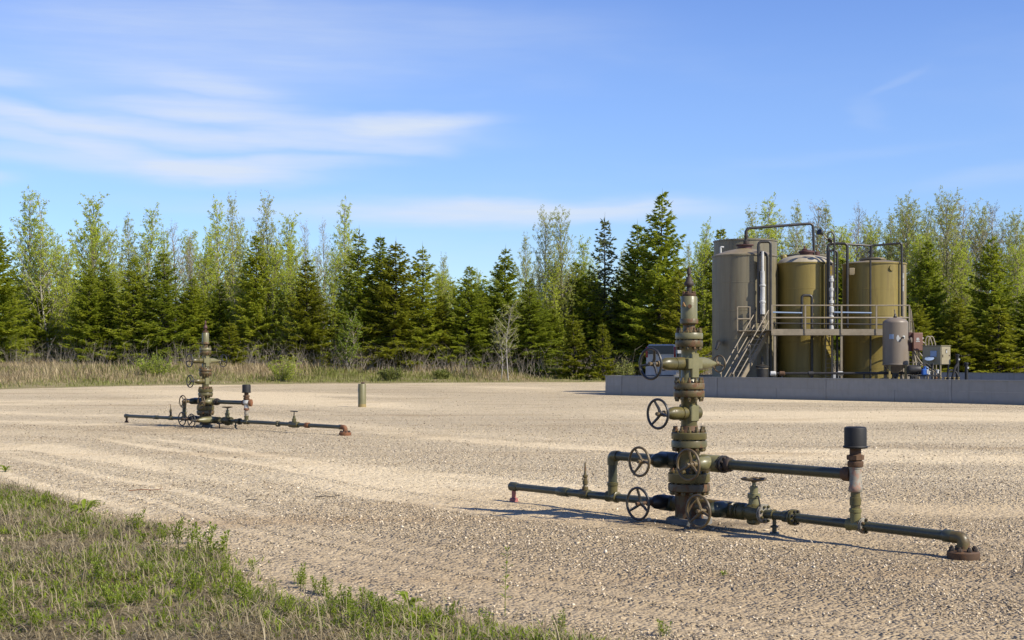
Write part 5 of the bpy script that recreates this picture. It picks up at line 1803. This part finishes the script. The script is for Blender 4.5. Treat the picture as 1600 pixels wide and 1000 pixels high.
MB().box(cc + nr * (hd_ + .034) + tx * .025 + Vector((0, 0, .155)), (.04, .004, .05), Mc).build('label_plate', M['white_paint'], cbn, smooth=False)
for sx_ in (-1, 1):
    for sy_ in (-1, 1):
        q = cc + Mc @ Vector((sx_ * (hw_ - .06), sy_ * (hd_ - .06), 0))
        zl_ = z0_ - .05
        MB().box(Vector((q.x, q.y, zl_ / 2)), (.03, .03, zl_ / 2), Mc).build('leg', M['steel_dark'] if sx_ > 0 else M['cabinet'], cbn, smooth=False)
# bowl hung on the dark side
MB().lathe([(0, .05), (.03, .17), (.06, .19), (.065, .17)], cc + nl * (hw_ + .16) + Vector((0, 0, -.18)), (-.2, -.4, .9), 18).build('drip_bowl', M['blue_grey'], cbn)
MB().box(cc + nl * (hw_ + .02) + Vector((0, 0, .07)) + nr * .1, (.012, .14, .12), Mc).build('side_plate', M['blue_grey'], cbn, smooth=False)
# curved grab rails by the cabinet
gr_ = empty('grab_rail', tuple(on(1449, 59.6, 545)), 0, 'pair of bent tan grab rails rising behind the cabinet', 'grab rail')
o_ = Vector(gr_.location)
for dx in (0, 5):
    pipe(gr_, [on(1445 + dx, 59.8, 592), on(1446 + dx, 59.8, 530), on(1449 + dx, 59.8, 525), on(1453 + dx, 59.8, 527), on(1457 + dx, 59.8, 540), on(1458 + dx, 59.8, 592)], .03, M['rail'], 'rail', .2)
# blue jug
jg = empty('jug', (X(1445, 58.0), 58.0, .05), 0, 'bright blue plastic jug among the hoses below the control box', 'jug')
stand = empty('pump_stand', (X(1445, 58.2), 58.2, .05), 0, 'dark pump and hose manifold on a low stand under the control box', 'pump')
zj = Zz(586, 58.0) - .05
MB().cbox((0, 0, zj + .12), (.12, .1, .13), .035).build('body', M['blue'], jg)
MB().lathe([(zj + .25, .05), (zj + .31, .04), (zj + .32, .045), (zj + .36, .045)], n=14).build('neck', M['blue'], jg)
MB().sweep(bend([(.06, 0, zj + .33), (.15, 0, zj + .3), (.12, 0, zj + .16)], .05), .02, 8).build('handle', M['blue_grey'], jg)
MB().box((.09, -.104, zj + .14), (.035, .006, .09)).build('label_strip', M['white_paint'], jg, smooth=False)
MB().box((0, .1, zj - .03), (.6, .28, .03)).build('table_top', M['steel_dark'], stand, smooth=False)
for sx_ in (-.5, .5):
    for sy_ in (-.12, .3):
        MB().box((sx_, sy_, (zj - .06) / 2), (.03, .03, (zj - .06) / 2)).build('leg', M['steel_dark'], stand, smooth=False)
MB().lathe([(-.28, .16), (-.22, .2), (.2, .2), (.26, .1), (.4, .1)], (-.38, .15, zj + .21), (1, .1, 0), 18).build('pump_motor', M['steel_dark'], stand)
rr = random.Random(8)
for k in range(7):
    a_ = Vector((rr.uniform(-.55, .6), rr.uniform(0, .3), zj + .05))
    b_ = Vector((rr.uniform(-.55, .75), rr.uniform(.1, .4), zj + rr.uniform(.3, .75)))
    c_ = Vector((rr.uniform(-.6, .8), rr.uniform(.0, .4), zj + .02))
    MB().sweep(bend([a_, (a_ + b_) / 2 + Vector((0, 0, .25)), c_], .2), rr.choice((.022, .03)), 7).build('hose', M['rubber'] if k % 3 else M['rail'], stand)
for k in range(5):
    MB().lathe([(0, .05), (.1, .05), (.11, .07), (.14, .07), (.15, .04)], (rr.uniform(-.5, 1.3), rr.uniform(-.25, .1), zj - .02 + rr.uniform(0, .1)), (0, 0, 1), 10).build('valve', rr.choice([M['yellow'], M['galv'], M['rust']]), stand)
# manifold of small valves below the cabinet
mf = empty('valve_manifold', (X(1480, 57.6), 57.6, .05), 0, 'low manifold of small rusty and brass valves under the tan cabinet', 'valves')
MB().tube((-.55, 0, .72), (.55, 0, .72), .05, n=10).build('header_pipe', M['steel_dark'], mf)
for k in range(6):
    xx = -.45 + k * .18
    MB().lathe([(0, .05), (.08, .05), (.085, .03), (.13, .03), (.135, .06), (.16, .06)], (xx, 0, .74), (0, 0, 1), 10).build('valve', rr.choice([M['yellow'], M['rust_orange'], M['pale']]), mf)
    MB().tube((xx, 0, 0), (xx, 0, .72), .025, n=8).build('drop_pipe', M['steel_dark'], mf)
MB().sweep(bend([(.2, .1, .72), (.35, .1, 1.3), (.5, .15, 1.45)], .2), .05, 9).build('hose', M['rubber'], mf)
MB().sweep(bend([(.0, .1, .72), (.1, .1, 1.2), (.4, .15, 1.15), (.55, .1, .7)], .2), .04, 9).build('hose', M['rubber'], mf)
# black posts
for px, top, D, lab in ((1496, 554, 58.8, 'taller black steel post directly beside the tan cabinet'), (1510, 567, 58.0, 'shorter black steel post standing right of the cabinet')):
    t = empty('steel_post', (X(px, D), D, .05), 0, lab, 'post', 'black posts beside the cabinet')
    h = Zz(top, D) - .05
    MB().lathe([(0, .1), (.02, .1), (.025, .065), (h - .06, .065), (h - .05, .09), (h, .09), (h + .02, .05)], n=14).build('post', M['cap_black'], t)
    MB().box((.05, -.07, h - .2), (.03, .01, .035)).build('reflector', M['galv'], t, smooth=False)
# long low pipe run along the tanks
lp = empty('pipe_run', (X(1205, 61), 61, .05), 0, 'long dark low pipe running just behind the wall below the tanks', 'pipe')
o_ = Vector(lp.location)
zpp = Zz(583.5, 61)
MB().tube(Vector((X(1206, 61), 61, zpp)) - o_, Vector((X(1440, 60), 60, Zz(583, 60))) - o_, .055, n=10).build('pipe', M['steel_dark'], lp)
for px in (1211, 1222, 1268, 1312, 1350, 1395, 1430):
    MB().tube(Vector((X(px, 60.8), 60.8, .05)) - o_, Vector((X(px, 60.8), 60.8, zpp)) - o_, .04, n=8).build('pipe_support', M['steel_dark'], lp)
for px, m_ in ((1208, 'galv'), (1222, 'rust'), (1267, 'steel_dark'), (1313, 'galv')):
    MB().lathe([(-.12, .06), (-.1, .1), (.1, .1), (.12, .06)], Vector((X(px, 60.75), 60.75, zpp)) - o_, (1, -.1, 0), 12).build('pipe_fitting', M[m_], lp)

# ------------------------------------------------------------------ parked van behind the wall
def van():
    D0 = 74.0
    r = empty('van', (X(1008.5, D0), D0, 0), R(-16), 'white and grey van parked behind the wall left of the grey tanks', 'van')
    m, t, bs, out = new_mat('white_car_paint')
    co = t.n('ShaderNodeTexCoord').outputs['Object']
    t.set(bs.inputs['Base Color'], t.mix(t.step(t.noise(co, 2.5, 4), .3, .7), (.34, .345, .355), (.42, .425, .43)))
    bs.inputs['Roughness'].default_value = .3
    bs.inputs['Coat Weight'].default_value = .5
    gl, t, bs, out = new_mat('dark_tinted_glass')
    bs.inputs['Base Color'].default_value = (.018, .028, .055, 1)
    bs.inputs['Roughness'].default_value = .12
    bs.inputs['Specular IOR Level'].default_value = .4
    tl, t, bs, out = new_mat('tail_lamp_plastic')
    bs.inputs['Base Color'].default_value = (.25, .01, .012, 1)
    bs.inputs['Roughness'].default_value = .2
    W, Lb, H = 1.62, 4.4, 2.46
    # cross sections along y: (y, width half top, half bottom, roof z)
    secs = [(0.0, .72, .80, H - .06), (.06, .74, .81, H), (2.6, .73, .81, H), (2.95, .68, .81, H - .25), (3.45, .72, .80, 1.35), (4.25, .70, .78, 1.12), (4.4, .62, .72, .95)]
    mb = MB()
    vs_, fs = [], []
    K = 10
    for y, wt, wb, zt in secs:
        zm = min(1.35, zt - .05)
        ring = [(-wb + .05, .32), (-wb, .45), (-wb, zm - .2), (-wt, zt - .14), (-wt + .12, zt), (wt - .12, zt), (wt, zt - .14), (wb, zm - .2), (wb, .45), (wb - .05, .32)]
        vs_ += [(x + .81, y, z) for x, z in ring]
    for i in range(len(secs) - 1):
        for k in range(K):
            fs.append((i * K + k, i * K + (k + 1) % K, (i + 1) * K + (k + 1) % K, (i + 1) * K + k))
    fs += [tuple(range(K)), tuple(range((len(secs) - 1) * K, len(secs) * K))]
    mb.add(vs_, fs).build('body', m, r)
    cx = .81
    MB().box((cx, -.016, 2.17), (.66, .018, .22)).build('rear_window', gl, r, smooth=False)
    MB().box((cx, -.006, 1.2), (.69, .010, .62)).build('rear_door', m, r, smooth=False)
    MB().box((cx, -.022, 1.2), (.008, .008, .6)).build('door_seam', M['rubber'], r, smooth=False)
    for sx_ in (-.735, .735):
        MB().cbox((cx + sx_, -.015, 2.05), (.05, .025, .27), .012).build('tail_light', tl, r)
    MB().cbox((cx, -.06, .5), (.82, .08, .12), .03).build('rear_bumper', M['blue_grey'], r)
    MB().box((cx - .2, -.03, .8), (.22, .012, .07)).build('number_plate', M['sticker'], r, smooth=False)
    MB().box((cx + .15, -.035, 1.12), (.08, .02, .025)).build('door_handle', M['rubber'], r, smooth=False)
    for y0, y1 in ((.35, 1.2), (1.3, 2.1), (2.2, 2.75)):
        MB().box((cx + .785, (y0 + y1) / 2, 1.72), (.025, (y1 - y0) / 2, .27)).build('side_window', gl, r, smooth=False)
        MB().box((cx - .785, (y0 + y1) / 2, 1.72), (.025, (y1 - y0) / 2, .27)).build('side_window', gl, r, smooth=False)
    MB().box((cx + .98, 2.95, 1.5), (.1, .05, .14)).build('side_mirror', M['rubber'], r)
    for sx_ in (-.72, .72):
        for y in (.85, 3.6):
            wl = MB().lathe([(-.11, .25), (-.1, .33), (.1, .33), (.11, .25)], (cx + sx_, y, .33), (1, 0, 0), 24).build('wheel', M['rubber'], r)
            MB().lathe([(-.112, .2), (.112, .2)], (cx + sx_, y, .33), (1, 0, 0), 16).build('rim', M['galv'], wl)


van()


# ------------------------------------------------------------------ weeds at the gravel's edge
def weed_mesh(seed, kind):
    rr = random.Random(seed)
    t = TM()

    def leaf(b, d, l, w_, droop):
        d = d.normalized()
        s = d.cross(Vector((0, 0, 1)))
        s = s.normalized() if s.length > .01 else Vector((1, 0, 0))
        m_ = b + d * l * .5 + Vector((0, 0, l * .06))
        e = b + d * l - Vector((0, 0, l * droop))
        i = len(t.v)
        up = Vector((0, 0, w_ * .25))
        t.v += [b, m_ + s * w_ / 2 + up, m_ - s * w_ / 2 + up, e, m_]
        t.t += [(i, i + 1, i + 4), (i, i + 4, i + 2), (i + 1, i + 3, i + 4), (i + 4, i + 3, i + 2)]
    if kind == 'tall':
        hs_ = [(Vector((0, 0, 0)), .42)]
    elif kind == 'bush':
        hs_ = [(Vector((rr.gauss(0, .03), rr.gauss(0, .03), 0)), rr.uniform(.12, .26)) for _ in range(9)]
    else:
        hs_ = [(Vector((0, 0, 0)), .05)]
    for b, h in hs_:
        lean = Vector((rr.gauss(0, .25), rr.gauss(0, .25), 1)).normalized() if kind != 'tall' else Vector((.03, .02, 1)).normalized()
        e = b + lean * h
        t.limb([b, (b + e) / 2 + Vector((rr.gauss(0, .006), rr.gauss(0, .006), 0)), e], .004, .0018, 4)
        if kind == 'rosette':
            for k in range(16):
                q = k * 2.4
                leaf(Vector((0, 0, .01)), Vector((math.cos(q), math.sin(q), rr.uniform(.3, 1.4))), rr.uniform(.09, .18), rr.uniform(.018, .03), .25)
        else:
            n = int(h / (.035 if kind == 'bush' else .06))
            for k in range(n):
                f = .25 + .75 * (k + rr.random() * .6) / n
                for sg in (0, math.pi):
                    q = k * 1.7 + sg + rr.uniform(-.3, .3)
                    leaf(b.lerp(e, min(f, 1)), Vector((math.cos(q), math.sin(q), rr.uniform(.3, .9))), rr.uniform(.045, .085) * (1.1 - .3 * f), rr.uniform(.013, .022), .15)
            for k in range(4):
                q = k * 1.57
                leaf(e, Vector((math.cos(q), math.sin(q), 1.4)), .045, .014, .0)
    return t.mesh('weed_plant', M['weed'])


WM = {'b0': weed_mesh(1, 'bush'), 'b1': weed_mesh(2, 'bush'), 'b2': weed_mesh(3, 'bush'), 'r0': weed_mesh(4, 'rosette'), 'r1': weed_mesh(5, 'rosette'), 't': weed_mesh(6, 'tall')}


def weed(px, py, k, s, label, group='leafy weeds along the gravel edge'):
    D = 3688.9 / (py - 562)
    x = X(px, D)
    z = float(max(verge_z(np.array(x), np.array(D)), pad_z(np.array(x), np.array(D))))
    o = link('weed_plant', WM[k], None, (x, D, z - .004))
    o.scale = (s, s, s)
    o.rotation_euler = (0, 0, rnd.uniform(0, 6.28))
    tag(o, label, 'weed', group)


weed(789, 962, 't', 1.0, 'thin tall lone weed standing on the gravel near the verge tip')
weed(640, 952, 'r0', 1.2, 'star-shaped green weed on the gravel near the lone tall weed')
weed(1130, 900, 'r1', .45, 'tiny green sprout alone on the gravel below the near wellhead')
weed(1037, 995, 'b0', .45, 'small sprout on the gravel at the bottom beside the verge tip')
weed(8, 735, 'r1', 1.2, 'small green tuft at the gravel edge farthest back on the verge')
weed(130, 808, 'r0', 1.8, 'tall spiky green clump at the back corner of the verge')
EDGE = [(205, 838), (218, 846), (255, 846), (266, 852), (300, 852), (315, 862), (330, 868), (345, 872), (400, 892), (470, 912), (498, 926), (512, 930), (540, 945), (575, 955), (700, 974), (765, 984), (880, 990), (180, 850), (235, 880), (290, 890), (350, 905), (420, 930), (300, 940), (150, 900), (60, 880), (90, 940), (200, 950), (380, 960), (450, 975), (520, 975), (30, 960), (260, 985), (600, 985)]
EDGE += [(int(rnd.uniform(0, 620)), 0) for _ in range(46)]
ORD = ['first', 'second', 'third', 'fourth', 'fifth', 'sixth', 'seventh', 'eighth', 'ninth', 'tenth', 'eleventh', 'twelfth', 'thirteenth', 'fourteenth', 'fifteenth', 'sixteenth', 'seventeenth']
for i, (px, py) in enumerate(EDGE):
    if py == 0:
        lo_ = float(np.interp(px, [q[0] for q in NEAR_PX], [q[1] for q in NEAR_PX])) + 14
        py = min(1000, lo_ + (1000 - lo_) * rnd.random())
    lab = f'leafy green weed on the gravel edge, {ORD[i]} counting from the back' if i < 17 else None
    kd = rnd.choice(['b0', 'b1', 'b2', 'b1', 'b0', 'r0'])
    if lab is None:
        lab = 'star-shaped flat green weed among the grass inside the foreground verge' if kd == 'r0' else 'bushy bright green weed among the grass inside the foreground verge'
    weed(px + rnd.uniform(-6, 6), py, kd, rnd.uniform(.45, .85) * (1.15 if i < 8 else .8), lab)

# sticks and a dark twig lying on the pad
for px, py, ln, a_, lab in ((228, 769, .42, .1, 'rust-brown stick lying on the gravel past the back corner of the verge'), (392, 784, .16, .3, 'short dark stick lying on the gravel left of the wellhead\'s shadow tip'),
                            (512, 780, .30, -.1, 'thin dark stick on the gravel nearest the near wellhead\'s shadow tip'), (1592, 898, .30, .9, 'dark broken twig sticking up at the right edge of the gravel')):
    D = 3688.9 / (py - 562)
    x = X(px, D)
    z = float(pad_z(np.array(x), np.array(D))) + .012
    o = MB().sweep([(-ln / 2, 0, 0), (-ln * .1, .015, .012), (ln * .2, -.01, .006), (ln / 2, .01, .02 + (.1 if px > 1500 else 0))], .007, 6, .004).build('stick', M['bark'] if px != 228 else M['rust_orange'])
    o.location = (x, D, z)
    o.rotation_euler = (0, 0, a_)
    tag(o, lab, 'stick', 'sticks on the gravel pad')
